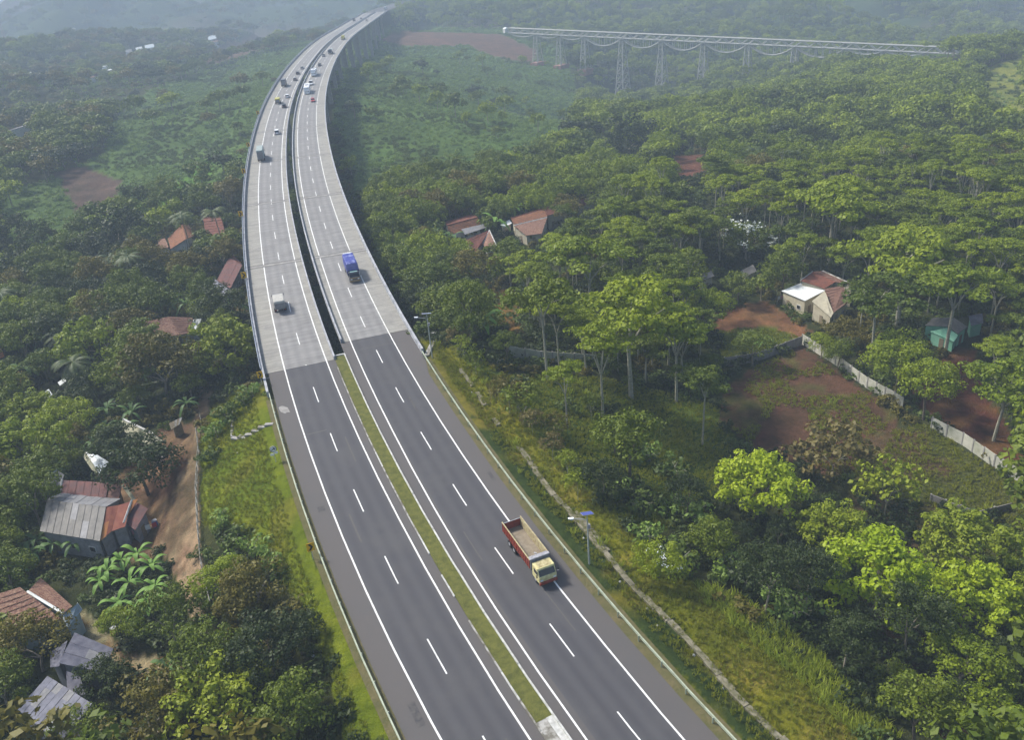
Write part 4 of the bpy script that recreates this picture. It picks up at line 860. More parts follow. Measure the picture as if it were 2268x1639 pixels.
house('village_house', 'red tiled house with bright white ridge flashing and pale porch gable at bottom left', [
    dict(q=[(62, 1312, 4.6), (140, 1360, 4.4), (160, 1345, 3.0), (90, 1282, 3.2)], m='tile_old', courses=7, edge=[(0, 1)], em='roof_white', er=.2), dict(q=[(0, 1316, 5.4), (45, 1302, 5.6), (136, 1372, 3.6), (0, 1430, 3.2)], m='tile_old', courses=9),
    dict(q=[(140, 1366, 4.0), (172, 1338, 4.4), (182, 1352, 3.4), (150, 1392, 3.0)], m='plaster_pale', edge=[(1, 2), (0, 3)], em='roof_white', er=.08, wm='plaster_pale')], wall='plaster_pale')
house('village_house', 'house with patched dark slate grey roof between two round trees at bottom left', [
    dict(q=[(130, 1470, 4.6), (166, 1402, 4.6), (252, 1440, 3.2), (225, 1492, 3.2)], m='zinc_dark', m2='zinc', sheets=(3, 4)), dict(q=[(112, 1446, 3.8), (150, 1420, 4.4), (132, 1478, 4.4), (112, 1480, 3.6)], m='zinc_dark', sheets=(2, 2)),
    dict(q=[(146, 1486, 3.6), (178, 1500, 3.6), (192, 1545, 2.6), (150, 1530, 2.6)], m='zinc_dark', sheets=(2, 2))], wall='plaster_grey')
house('village_house', 'house with large blue grey roof of separate metal sheets in the bottom left corner', [
    dict(q=[(105, 1498, 5), (205, 1560, 4.6), (135, 1650, 3), (40, 1575, 3)], m='zinc_blue', m2='zinc', sheets=(8, 4)), dict(q=[(205, 1560, 4.6), (220, 1578, 3.6), (168, 1655, 2.6), (140, 1650, 3.0)], m='zinc_brown', sheets=(2, 4))], wall='plaster_grey')
house('village_house', 'house corner with bright orange tiles cut by the left picture edge', [dict(q=[(-14, 775, 4.6), (2, 770, 4.6), (10, 790, 3.2), (-10, 800, 3.2)], m='tile_orange', courses=4)])
house('wooden_shelter', 'small tumbledown plank shelter at the edge of the dirt road', [dict(q=[(374, 938, 2.8), (404, 924, 3.2), (398, 940, 2.4), (380, 952, 2.0)], m='bamboo', sheets=(5, 1), m2='kerb_old')], cat='shelter', wall='bamboo', openings=False)
# right village
house('village_house', 'small red tiled house roof nearest to the motorway on the right side', [dict(q=[(990, 500, 5), (1058, 482, 5), (1066, 500, 3.2), (996, 520, 3.2)], m='tile_orange', courses=6, ridge='tile_red'), dict(q=[(990, 500, 5), (1058, 482, 5), (1048, 474, 3.6), (984, 492, 3.6)], m='tile_red')], wall='plaster_white')
house('village_house', 'red tiled house with white gable boards behind the banana plants', [
    dict(q=[(1030, 532, 4.8), (1084, 510, 4.8), (1070, 540, 3), (1052, 558, 3)], m='tile_red', courses=6, edge=[(1, 2)], em='roof_white'), dict(q=[(1084, 510, 4.8), (1100, 545, 3.2), (1078, 556, 3.0), (1070, 540, 3.0)], m='tile_old', edge=[(0, 1)], em='kerb'), dict(q=[(1022, 508, 3.6), (1072, 496, 3.6), (1078, 504, 3.1), (1030, 520, 3.1)], m='zinc', wall=False)], wall='plaster')
house('long_house', 'long row house with orange red tiled roof in the trees at upper centre', [
    dict(q=[(1132, 484, 5.2), (1205, 462, 5.2), (1212, 480, 4.2), (1138, 498, 4.2)], m='tile_orange', courses=5, ridge='tile_red'), dict(q=[(1205, 462, 5.4), (1268, 447, 5.4), (1272, 460, 4.2), (1212, 478, 4.2)], m='tile_red', courses=5, ridge='tile_red'),
    dict(q=[(1138, 500, 4.3), (1212, 482, 4.3), (1200, 518, 2.8), (1165, 522, 2.8)], m='tile_old', courses=7, edge=[(0, 1)], em='kerb', er=.2), dict(q=[(1108, 498, 3.4), (1128, 486, 3.6), (1134, 494, 3.2), (1116, 504, 3.0)], m='roof_white', sheets=(3, 1))], wall='plaster', radius=.75)
house('village_house', 'reddish roofed house half hidden in trees right of the long row house', [dict(q=[(1278, 444, 4.8), (1316, 434, 4.8), (1320, 448, 3), (1282, 458, 3)], m='tile_red', courses=4)])
house('village_house', 'house with flat white canopy, cream gable wall and dark red tiled roof', [
    dict(q=[(1731, 645, 3.6), (1773, 628, 4.0), (1832, 642, 4.0), (1783, 667, 3.6)], m='roof_white', seams=3, wm='plaster'),
    dict(q=[(1773, 622, 5.2), (1800, 602, 5.2), (1850, 625, 5.0), (1826, 640, 4.4)], m='tile_red', courses=6, edge=[(0, 1)], em='kerb'), dict(q=[(1800, 602, 5.2), (1822, 601, 5.6), (1890, 632, 5.2), (1850, 625, 5.0)], m='tile_brown', courses=5, edge=[(1, 2)], em='kerb_old', er=.2),
    dict(q=[(1826, 640, 4.6), (1868, 634, 5.2), (1880, 668, 3.4), (1846, 694, 2.8)], m='tile_brown', courses=8), dict(q=[(1798, 668, 4.2), (1826, 645, 5.2), (1846, 694, 2.8), (1840, 704, 2.6)], m='plaster', wall=True)], wall='plaster', wall_in=.4)
house('village_house', 'mint green house with grey brown roof among trunks at the right edge', [
    dict(q=[(2048, 722, 3.6), (2066, 705, 4.2), (2112, 704, 4.2), (2098, 724, 3.4)], m='zinc_brown', courses=4), dict(q=[(2112, 704, 4.2), (2142, 724, 3.2), (2122, 740, 2.8), (2098, 724, 3.4)], m='zinc_brown', courses=4),
    dict(q=[(2060, 735, 2.6), (2098, 726, 3.1), (2122, 744, 2.6), (2112, 758, 2.2)], m='plaster_green', wm='plaster_green'), dict(q=[(2145, 700, 3.4), (2176, 694, 3.4), (2178, 716, 2.6), (2150, 722, 2.6)], m='zinc_blue', sheets=(2, 1))], wall='plaster_green', wall_in=.3)
house('tin_shed', 'grey shed half hidden under tall trees right of centre', [dict(q=[(1640, 600, 3.4), (1668, 586, 3.4), (1676, 600, 2.8), (1650, 614, 2.8)], m='zinc_brown', sheets=(3, 1))], cat='shed')
house('village_house', 'pale roof patch of a house between trees at the centre of the wood', [dict(q=[(1545, 612, 3.6), (1575, 600, 3.6), (1582, 612, 3), (1552, 624, 3)], m='zinc_brown', courses=3)], wall='plaster')
# far villages upper left
for i, (vx, vy, wd, m_, lab) in enumerate([(18, 291, 56, 'zinc', 'long low pale roofed building in the haze by the left edge'), (208, 163, 14, 'tile_red', 'reddish roof of the lower hamlet house beside the small hazy railway bridge'), (225, 148, 14, 'roof_white', 'white roof topmost in the hamlet beside the small hazy railway bridge'),
                                     (238, 156, 10, 'roof_white', 'white roof rightmost in the hamlet beside the small hazy railway bridge'), (198, 172, 12, 'tile_old', 'brownish roof lowest in the hamlet beside the small hazy railway bridge'), (320, 101, 20, 'roof_palegrey', 'pale roof in the middle of the wooded hillside row'),
                                     (300, 106, 14, 'roof_white', 'white roof left in the wooded hillside row'), (275, 112, 16, 'zinc', 'grey roof at the lower left end of the wooded hillside row'), (460, 82, 18, 'roof_palegrey', 'pale roof high on the hillside left of the motorway crest'), (466, 88, 16, 'tile_old', 'brownish roof just below the pale roof near the motorway crest'),
                                     (157, 63, 8, 'roof_white', 'tiny white roof high on the far wooded hill'), (40, 81, 8, 'roof_white', 'tiny white roof near the tall mast'), (60, 162, 10, 'roof_white', 'white roof in the field below the wooded hill at far left'), (118, 243, 12, 'zinc', 'small grey roof in the dark wood at the left')]):
    dx, dy = (wd, -wd * .33) if i == 0 else (wd, -wd * .25); hh = 5
    house('far_house', lab, [dict(q=[(vx, vy, hh), (vx + dx, vy + dy, hh), (vx + dx + 2, vy + dy + wd * (.12 if i == 0 else .35), 3), (vx + 2, vy + wd * (.12 if i == 0 else .35), 3)], m=m_), dict(q=[(vx, vy, hh), (vx + dx, vy + dy, hh), (vx + dx - 1, vy + dy - 2, 3.2), (vx - 1, vy - 2, 3.2)], m=m_, wall=False)], openings=False, wall='plaster_white', radius=.8)
# mast
pm_ = aty((18, 108), 1500); g_ = float(ground([pm_[0]], [pm_[1]])[0]); root = empty('radio_mast', (pm_[0], pm_[1], g_), 0, 'tall thin lattice mast on the hazy hill in the top left corner', 'mast')
ln = MB(); br = MB(); H_ = 95
for a in range(3):
    t = a * 2.094; MB().bar((3.5 * math.cos(t), 3.5 * math.sin(t), 0), (.6 * math.cos(t), .6 * math.sin(t), H_), .3, 4).build('mast_leg', M['truss_red'], root)
    for i in range(14):
        z0, z1 = H_ * i / 14, H_ * (i + 1) / 14; r0, r1 = 3.5 - 2.9 * i / 14, 3.5 - 2.9 * (i + 1) / 14; t2 = t + 2.094
        br.bar((r0 * math.cos(t), r0 * math.sin(t), z0), (r1 * math.cos(t2), r1 * math.sin(t2), z1), .12, 3)
br.build('mast_bracing', M['truss_red'], root)['kind'] = 'stuff'
# ------------------------------------------------------------------ walls and fences
def panel_wall(pts, label, m_='panel_wall', h=2.2, pw=2.4, name='concrete_wall', gap=0):
    root = empty(name, label=label, cat='wall'); P = [atobj(p) for p in pts]
    pts3 = []
    for a, b in zip(P[:-1], P[1:]):
        n = max(1, int(round((b - a).to_2d().length / pw)))
        for i in range(n): pts3.append(a.lerp(b, i / n))
    pts3.append(P[-1])
    for a, b in zip(pts3[:-1], pts3[1:]):
        za = float(ground([a.x], [a.y])[0]); zb = float(ground([b.x], [b.y])[0]); d = (b - a).to_2d().normalized(); e = (b - a).to_2d().length
        MB().box((0, 0, h / 2 - .3), (.22, .22, h + .75)).build('wall_post', M['concrete'], root, loc=(a.x, a.y, za), rot=(0, 0, math.atan2(d.y, d.x)))
        if random.random() < gap: continue
        dz = random.uniform(-.08, .08); nx, ny = -d.y * .05, d.x * .05
        rows = 2
        for k_ in range(rows):
            lo, hi = -.4 + (h + .4) * k_ / rows, -.4 + (h + .4) * (k_ + 1) / rows - .02
            q = [(a.x + d.x * .12, a.y + d.y * .12, za), (b.x - d.x * .12, b.y - d.y * .12, zb)]
            b4 = [(q[0][0] - nx, q[0][1] - ny, q[0][2] + lo + dz), (q[1][0] - nx, q[1][1] - ny, q[1][2] + lo + dz), (q[1][0] + nx, q[1][1] + ny, q[1][2] + lo + dz), (q[0][0] + nx, q[0][1] + ny, q[0][2] + lo + dz)]
            MB().hexa(b4, [(x, y, z + hi - lo) for x, y, z in b4]).build('wall_panel', M[m_], root)
    return root
panel_wall([(1776, 762), (1850, 808), (1920, 860), (2000, 905)], 'pale concrete panel wall running down from the cream house to the shrubs', gap=.0)
panel_wall([(2062, 950), (2130, 985), (2200, 1035), (2285, 1085)], 'pale concrete panel wall leaving the picture at the right edge')
panel_wall([(1604, 812), (1680, 800), (1776, 764)], 'grey panel wall below the small grass clearing', 'panel_wall_dark', 2.0)
panel_wall([(1128, 788), (1200, 800), (1320, 806)], 'short pale panel wall behind the tree trunks near the motorway', h=2.0)
panel_wall([(2060, 1110), (2160, 1148), (2240, 1128)], 'low grey broken wall behind the bright green tree at right', 'panel_wall_dark', 1.2)
root = empty('bamboo_fence', label='thin weathered fence along the right edge of the dirt road', cat='fence')
P = [atobj(p) for p in [(446, 930), (442, 1000), (437, 1090), (441, 1180), (450, 1270), (470, 1350)]]; pp = []
for a, b in zip(P[:-1], P[1:]):
    n = max(1, int((b - a).length / 2)); pp += [a.lerp(b, i / n) for i in range(n)]
pp.append(P[-1]); pp = [Vector((q.x, q.y, float(ground([q.x], [q.y])[0]))) for q in pp]
for a, b in zip(pp[:-1], pp[1:]):
    MB().bar((a.x, a.y, a.z - .3), (a.x, a.y, a.z + 1.5), .07, 5).build('fence_post', M['bark_pale'], root)
    for h in (.5, 1.0, 1.4): MB().bar(a + Vector((0, 0, h + random.uniform(-.1, .1))), b + Vector((0, 0, h + random.uniform(-.1, .1))), .05, 4).build('fence_rail', M['kerb_old'], root)
# stepped drains down the slopes
def drain(pts, label, wdt=.5):
    root = empty('slope_drain', label=label, cat='drain'); P = [atobj(p) for p in pts]
    for a, b in zip(P[:-1], P[1:]):
        n = max(1, int((b - a).length / 1.2))
        for i in range(n):
            c = a.lerp(b, (i + .5) / n); d = (b - a); g = float(ground([c.x], [c.y])[0]); box('drain_step', M['kerb_old'] if i % 3 else M['concrete'], (0, 0, 0), (d.length / n * 1.02, wdt, .4), root, loc=(c.x, c.y, g + .02), rot=(0, 0, math.atan2(d.y, d.x)))
drain([(516, 898), (514, 970)], 'pale channel running down the top of the left grass slope', .4)
drain([(516, 974), (545, 968), (604, 940)], 'concrete drain crossing the left grass slope down from the guard rail', .7)
drain([(957, 738), (963, 755), (945, 790)], 'short curved concrete drain beside the small lamp post', .8)

# ------------------------------------------------------------------ plants
def fast_mesh(name, V, F, tone=None, m_=None):
    me = bpy.data.meshes.new(name); V = np.asarray(V, np.float32); F = np.asarray(F, np.int32); k_ = F.shape[1]
    me.vertices.add(len(V)); me.vertices.foreach_set('co', V.ravel()); me.loops.add(F.size); me.polygons.add(len(F)); me.loops.foreach_set('vertex_index', F.ravel())
    me.polygons.foreach_set('loop_start', np.arange(0, F.size, k_, dtype=np.int32)); me.update()
    if tone is not None: a = me.attributes.new('tone', 'FLOAT', 'FACE'); a.data.foreach_set('value', np.asarray(tone, np.float32))
    if m_: me.materials.append(m_)
    return me
def leaves(centres, radii, per, size, r_, up=.35, flat=.75, shell=.65):
    """leaf quads scattered in the outer shell of each clump"""
    n = len(centres); N = n * per; c = np.repeat(np.asarray(centres, float), per, 0); rr = np.repeat(np.asarray(radii, float), per)
    d = r_.normal(size=(N, 3)); d[:, 2] = d[:, 2] * .9 + up; d /= np.linalg.norm(d, axis=1)[:, None]
    q = shell + (1 - shell) * r_.random(N) ** .5; p = c + d * (rr * q)[:, None] * np.array([1, 1, flat])
    nm = d + r_.normal(size=(N, 3)) * .45 + np.array([0, 0, .25]); nm /= np.linalg.norm(nm, axis=1)[:, None]
    t = np.cross(nm, r_.normal(size=(N, 3))); t /= np.linalg.norm(t, axis=1)[:, None]; b = np.cross(nm, t)
    s = size * (.6 + .8 * r_.random(N))[:, None]
    V = np.stack([p - t * s * .5, p + b * s * .32 - nm * s * .08, p + t * s * .5, p - b * s * .32 - nm * s * .08], 1).reshape(-1, 3)
    F = np.arange(4 * N).reshape(N, 4)
    tone = np.clip(np.repeat(r_.random(n), per) * .6 + .4 * r_.random(N), 0, 1)
    return V, F, tone
def dome(n, Rr, Hc, r_, rx=1.0, thick=.55, low=-.25):
    c = []
    while len(c) < n:
        d = r_.normal(size=3); d /= np.linalg.norm(d)
        if d[2] < low: continue
        k_ = 1 - thick * r_.random() ** 1.6; c.append((d[0] * Rr * k_ * rx, d[1] * Rr * k_, d[2] * Hc * k_))
    return np.array(c)
def crown_broad(seed, m_, Rr=4.2, Hc=3.2, n=62, per=62, size=.34, cr=.98, gap=.0):
    r_ = np.random.default_rng(seed); c = dome(n, Rr, Hc, r_, 1 + .15 * r_.random()); c += r_.normal(size=c.shape) * .25
    V, F, t = leaves(c, cr * (.7 + .6 * r_.random(n)), per, size, r_); return fast_mesh('crown', V, F, t, M[m_])
def crown_umbrella(seed, m_, n=55, per=60):
    """flat layered crown of a tall slender shade tree"""
    r_ = np.random.default_rng(seed); c = []
    for k_ in range(6):
        a = 6.283 * k_ / 5 + r_.random(); L_ = (1.8 + 2.2 * r_.random()) * (k_ < 5); z = r_.uniform(-1.5, 1.2) if k_ < 5 else 1.2
        for i in range(n // 5):
            aa = r_.random() * 6.283; q = 2.3 * math.sqrt(r_.random()); c.append((math.cos(a) * L_ + math.cos(aa) * q, math.sin(a) * L_ + math.sin(aa) * q, z + .25 * r_.normal() - q * .12))
    c = np.array(c); V, F, t = leaves(c, .95 * (.7 + .6 * r_.random(len(c))), per, .38, r_, up=.6, flat=.42); return fast_mesh('crown', V, F, t, M[m_]), c
def crown_sparse(seed, m_, Rr=3.6, Hc=3.4, n=42, per=16, size=.55): return crown_broad(seed, m_, Rr, Hc, n, per, size, .8)
def trunk_mesh(h, r0, mt, seed, forks=3, fork_at=.6, spread=2.0, top=0):
    r_ = random.Random(seed); m_ = MB(); fx, fy = r_.uniform(-.4, .4), r_.uniform(-.4, .4); f = h * fork_at
    m_.tube([(0, 0, -.8), (fx * .4, fy * .4, f * .5), (fx, fy, f)], [r0, r0 * .8, r0 * .65], 7)
    for k_ in range(forks):
        a = 6.283 * k_ / forks + r_.random(); e = spread * r_.uniform(.6, 1.1); g = (fx + math.cos(a) * e * .45, fy + math.sin(a) * e * .45, f + (h - f) * .55)
        tip = (fx + math.cos(a) * e, fy + math.sin(a) * e, h + top - .09 * h * (h > 10))
        m_.tube([(fx, fy, f - .1), g, tip], [r0 * .5, r0 * .36, r0 * .15], 6)
        a2 = a + r_.uniform(-.9, .9); m_.tube([g, (g[0] + math.cos(a2) * e * .6, g[1] + math.sin(a2) * e * .6, g[2] + (h - f) * .35)], [r0 * .28, r0 * .1], 5)
    return m_.mesh('trunk', M[mt])
def frond_pts(a, L_, lift, droop, n=9):
    return [(math.cos(a) * L_ * t, math.sin(a) * L_ * t, lift * t * L_ - droop * L_ * t * t) for t in np.linspace(0, 1, n)]
def palm_crown(seed, n=17, L_=4.4):
    r_ = random.Random(seed); V = []; F = []; T = []
    for k_ in range(n):
        a = 6.283 * k_ / n + r_.uniform(-.2, .2); up = r_.uniform(-.1, 1.0); ln_ = L_ * r_.uniform(.85, 1.1); P = frond_pts(a, ln_, up, .55 + up * .45, 12); tn = r_.random()
        for i in range(1, 12):
            p, q = Vector(P[i - 1]), Vector(P[i]); d = (q - p).normalized(); sd_ = d.cross(Vector((0, 0, 1))).normalized(); w_ = .95 * math.sin(math.pi * (.12 + .82 * i / 12)); 
            for sg in (-1, 1):
                for h_ in (0, .5):
                    b = p.lerp(q, h_); tip = b + sd_ * sg * w_ + d * w_ * .55 + Vector((0, 0, -.35 * w_)); n0 = len(V); V += [tuple(b), tuple(b + d * .2), tuple(tip + d * .06), tuple(tip)]; F.append((n0, n0 + 1, n0 + 2, n0 + 3)); T.append(tn)
    return fast_mesh('crown', V, F, T, M['leaf_palm'])
def banana_leaf(L_=2.6, w_=.62, lift=1.0, droop=1.1):
    V = []; F = []; P = frond_pts(0, L_, lift, droop, 9)
    for i, (x, y, z) in enumerate(P):
        t = i / 8; ww = w_ * (math.sin(math.pi * min(1, max(0, (t - .08) / .95))) ** .6 if t > .1 else .08) * .5; V += [(x, -ww, z + .12 * ww), (x, 0, z - .02), (x, ww, z + .12 * ww)]
    for i in range(8):
        for k_ in (0, 1): a = i * 3 + k_; F.append((a, a + 3, a + 4, a + 1))
    return V, F
def banana_crown(seed, m_, n=9):
    r_ = random.Random(seed); V = []; F = []; T = []
    for k_ in range(n):
        a = 6.283 * k_ / n * 1.0 + r_.uniform(-.3, .3); v, f = banana_leaf(r_.uniform(2.0, 3.0), r_.uniform(.55, .8), r_.uniform(.5, 1.6), r_.uniform(.7, 1.3)); n0 = len(V); c, s = math.cos(a), math.sin(a)
        V += [(x * c - y * s, x * s + y * c, z) for x, y, z in v]; F += [tuple(i + n0 for i in q) for q in f]; T += [r_.random()] * len(f)
    return fast_mesh('crown', V, F, T, M[m_])
def grass_tuft(seed, m_, n=26, h=.8, sp=.5):
    r_ = random.Random(seed); V = []; F = []; T = []
    for k_ in range(n):
        a = r_.random() * 6.283; x, y = r_.uniform(-sp, sp), r_.uniform(-sp, sp); hh = h * r_.uniform(.5, 1.1); L_ = hh * r_.uniform(.2, .7); w_ = .05 + .03 * r_.random(); c, s = math.cos(a), math.sin(a); n0 = len(V)
        V += [(x - s * w_, y + c * w_, 0), (x + s * w_, y - c * w_, 0), (x + c * L_ * .5 + s * w_, y + s * L_ * .5 - c * w_, hh * .7), (x + c * L_, y + s * L_, hh)]; F.append((n0, n0 + 1, n0 + 2, n0 + 3)); T.append(r_.random())
    return fast_mesh('tuft', V, F, T, M[m_])
PR = {}
for i, (m_, a) in enumerate([('leaf_dark', 1), ('leaf_dark', 2), ('leaf_mid', 3), ('leaf_mid', 4), ('leaf_olive', 5), ('leaf_bright', 6), ('leaf_bright', 7), ('leaf_mid', 8), ('leaf_dark', 9)]):
    PR.setdefault('broad', []).append((crown_broad(a, m_, 3.6 + .25 * (a % 4), 2.9 + .3 * (a % 3)), m_))
for i, (m_, a) in enumerate([('leaf_bright', 21), ('leaf_mid', 22), ('leaf_bright', 23)]): PR.setdefault('umb', []).append((crown_umbrella(a, m_)[0], m_))
for a, m_ in ((31, 'leaf_lime'), (32, 'leaf_lime'), (33, 'leaf_yellow'), (34, 'leaf_lime')): PR.setdefault('lime', []).append((crown_broad(a, m_, 3.9, 3.0, 95, 62, .34, .72), m_))
PR['sparse'] = [(crown_sparse(41, 'leaf_olive'), 'o'), (crown_sparse(42, 'leaf_mid'), 'm'), (crown_sparse(43, 'leaf_brown', 4, 3.4, 60, 18), 'b'), (crown_sparse(44, 'leaf_yellow'), 'y')]
PR['lo'] = [crown_broad(50 + i, m_, 3.9, 3.1, 26, 22, .85, 1.5) for i, m_ in enumerate(['leaf_dark', 'leaf_mid', 'leaf_mid', 'leaf_bright', 'leaf_olive', 'leaf_dark', 'leaf_bright'])]
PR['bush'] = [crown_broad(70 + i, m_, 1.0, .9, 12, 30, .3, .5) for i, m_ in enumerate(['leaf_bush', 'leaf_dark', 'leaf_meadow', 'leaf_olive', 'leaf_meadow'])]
PR['palm'] = [palm_crown(i) for i in (1, 2, 3)]
PR['ban'] = [(banana_crown(i, m_), m_) for i, m_ in ((1, 'leaf_banana'), (2, 'leaf_banana'), (3, 'leaf_banana_bright'), (4, 'leaf_banana'))]
TRK = [trunk_mesh(6.0, .22, 'bark_dark', 1), trunk_mesh(6.0, .2, 'bark', 2, 4), trunk_mesh(6.0, .24, 'bark', 3, 3, .5)]
TALL = [trunk_mesh(17.5, .26, 'bark_pale', 5, 4, .6, 3.2), trunk_mesh(17.5, .22, 'bark_pale', 6, 3, .68, 2.6), trunk_mesh(17.5, .28, 'bark_pale', 8, 5, .52, 3.6)]
SLIM = [trunk_mesh(5.5, .09, 'bark_pale', 9, 3, .6, 1.4), trunk_mesh(5.5, .1, 'bark_pale', 10, 4, .5, 1.7)]
def palm_trunk(seed):
    r_ = random.Random(seed); a = r_.random() * 6.28; b = r_.uniform(.3, 1.3); pts = [(math.cos(a) * b * t * t, math.sin(a) * b * t * t, 11 * t - .6) for t in np.linspace(0, 1, 6)]
    return MB().tube(pts, [.24, .18, .16, .15, .14, .14], 7).mesh('trunk', M['bark_pale']), pts[-1]
PT = [palm_trunk(i) for i in (1, 2, 3)]
BANT = MB().tube([(0, 0, -.4), (.05, 0, 1.2), (0, 0, 2.5)], [.2, .16, .1], 7).mesh('stem', M['leaf_banana'])
BANT.materials.clear(); BANT.materials.append(mat('banana_stem', (.16, .2, .07), .8, (.25, .2, .1), 3))
BL = [fast_mesh('leaf', *banana_leaf(2.7, .75, l, d), tone=[.3 + .2 * i] * 16, m_=M['leaf_banana_bright']) for i, (l, d) in enumerate(((.6, .8), (1.1, 1.2), (1.6, 1.3)))]
BLD = [fast_mesh('leaf', *banana_leaf(2.7, .75, l, d), tone=[.3 + .2 * i] * 16, m_=M['leaf_banana']) for i, (l, d) in enumerate(((.6, .8), (1.1, 1.2), (1.6, 1.3)))]
OCC = []; CROWNS = [(285, 1275, 85, 115), (110, 1190, 60, 120), (1522, 372, 42, 330)]
def occ(p, r_): OCC.append((p[0], p[1], r_))
def tree(name, p, kind, var, s, label, group, cat='tree', h=None, rz=None, sx=1.0):
    rz = random.random() * 6.28 if rz is None else rz
    root = empty(name, (p[0], p[1], p[2] - .1), rz, label, cat, group)
    if kind in ('broad', 'sparse', 'lime'):
        th = (h or 6.0 * s); t = link('trunk', TRK[var % 3] if kind != 'sparse' else SLIM[var % 2], root); t.scale = (s, s, th / 6.0)
        c = link('crown', PR[kind][var % len(PR[kind])][0], root, loc=(0, 0, th)); c.scale = (s * sx, s, s)
    elif kind == 'umb':
        H_ = h or 17.5 * s; t = link('trunk', TALL[var % 3], root); t.scale = (s, s, H_ / 17.5); c = link('crown', PR['umb'][var % 3][0], root, loc=(0, 0, H_)); c.scale = (s * 1.15, s * 1.15, s * 1.1)
    elif kind == 'palm':
        m_, tp = PT[var % 3]; k_ = (h or 11) / 11; t = link('trunk', m_, root); t.scale = (1, 1, k_); c = link('crown', PR['palm'][var % 3], root, loc=(tp[0], tp[1], tp[2] * k_)); c.scale = (s, s, s)
    elif kind == 'ban':
        t = link('stem', BANT, root); t.scale = (s, s, s); c = link('crown', PR['ban'][var % 4][0], root, loc=(0, 0, 2.4 * s)); c.scale = (s, s, s)
    elif kind == 'banleaf':
        t = link('stem', BANT, root); t.scale = (s, s, s); n = 9
        for k_ in range(n):
            l = link('leaf', (BL if var % 2 else BLD)[k_ % 3], root, loc=(0, 0, 2.35 * s), rot=(0, random.uniform(-.1, .1), 6.283 * k_ / n + random.uniform(-.25, .25))); f = s * random.uniform(.8, 1.1); l.scale = (f, f, f)
    elif kind == 'bush':
        root.name = name; t = link('stem', SLIM[var % 2], root); t.scale = (s * .7, s * .7, s * .2); c = link('foliage', PR['bush'][var % 5], root, loc=(0, 0, s * .55)); c.scale = (s * sx, s, s)
    return root
LM = [('the orange roofed house', 395, 525), ('the dark red roof', 475, 505), ('the rusty roofed house', 507, 600), ('the mossy brown roof', 360, 730), ('the white shed roofs', 110, 865), ('the mossy pale edged roof', 310, 970), ('the pale blue grey shed', 215, 1025), ('the large grey corrugated roof', 180, 1140),
      ('the pale porch gable', 90, 1340), ('the slate grey roof', 190, 1450), ('the blue grey sheet roof', 120, 1570), ('the plank shelter', 388, 938), ('the ploughed field', 185, 420), ('the round road sign', 606, 985), ('the tall village palm', 280, 566), ('the small red roof', 1030, 500), ('the long row house', 1200, 485),
      ('the half hidden red roof', 1300, 445), ('the cream gabled house', 1810, 655), ('the mint green house', 2095, 735), ('the flowering tree', 1655, 520), ('the red earth slope', 1522, 370), ('the brown cleared plot', 1790, 930), ('the forked tall tree', 1395, 670), ('the pale lamp post', 940, 720), ('the blue panelled lamp', 1306, 1190),
      ('the big lime tree', 1945, 1255), ('the grass clearing', 1690, 760), ('the upper palm', 2188, 300), ('the trestle towers', 1420, 150), ('the concrete panel wall', 2160, 1010), ('the viaduct piers', 735, 250), ('the far hazy bridge', 310, 170)]
ORD = 'first second third fourth fifth sixth seventh eighth ninth tenth eleventh twelfth thirteenth fourteenth fifteenth sixteenth seventeenth eighteenth nineteenth twentieth'.split() + ['twenty ' + x for x in 'first second third fourth fifth sixth seventh eighth ninth'.split()]
PEND = []
def spread_labels():
    """say which one by counting outwards from something one can find in the picture"""
    g = {}
    for o, desc, v in PEND:
        d = [(math.hypot(v[0] - a, v[1] - b), n_, a, b) for n_, a, b in LM]; d0, n_, a, b = min(d); dx, dy = v[0] - a, v[1] - b
        w_ = ('right of ' if dx > 0 else 'left of ') if abs(dx) > abs(dy) else ('below ' if dy > 0 else 'above '); g.setdefault((desc, w_ + n_), []).append((d0, o))
    for (desc, where), L_ in g.items():
        L_.sort(key=lambda t: t[0])
        for i, (d0, o) in enumerate(L_):
            o['label'] = '%s %s' % (desc, where) if len(L_) == 1 else ('%s %s, %s outwards' % (desc, where, ORD[i]) if i < 29 else '%s far %s' % (desc, where))
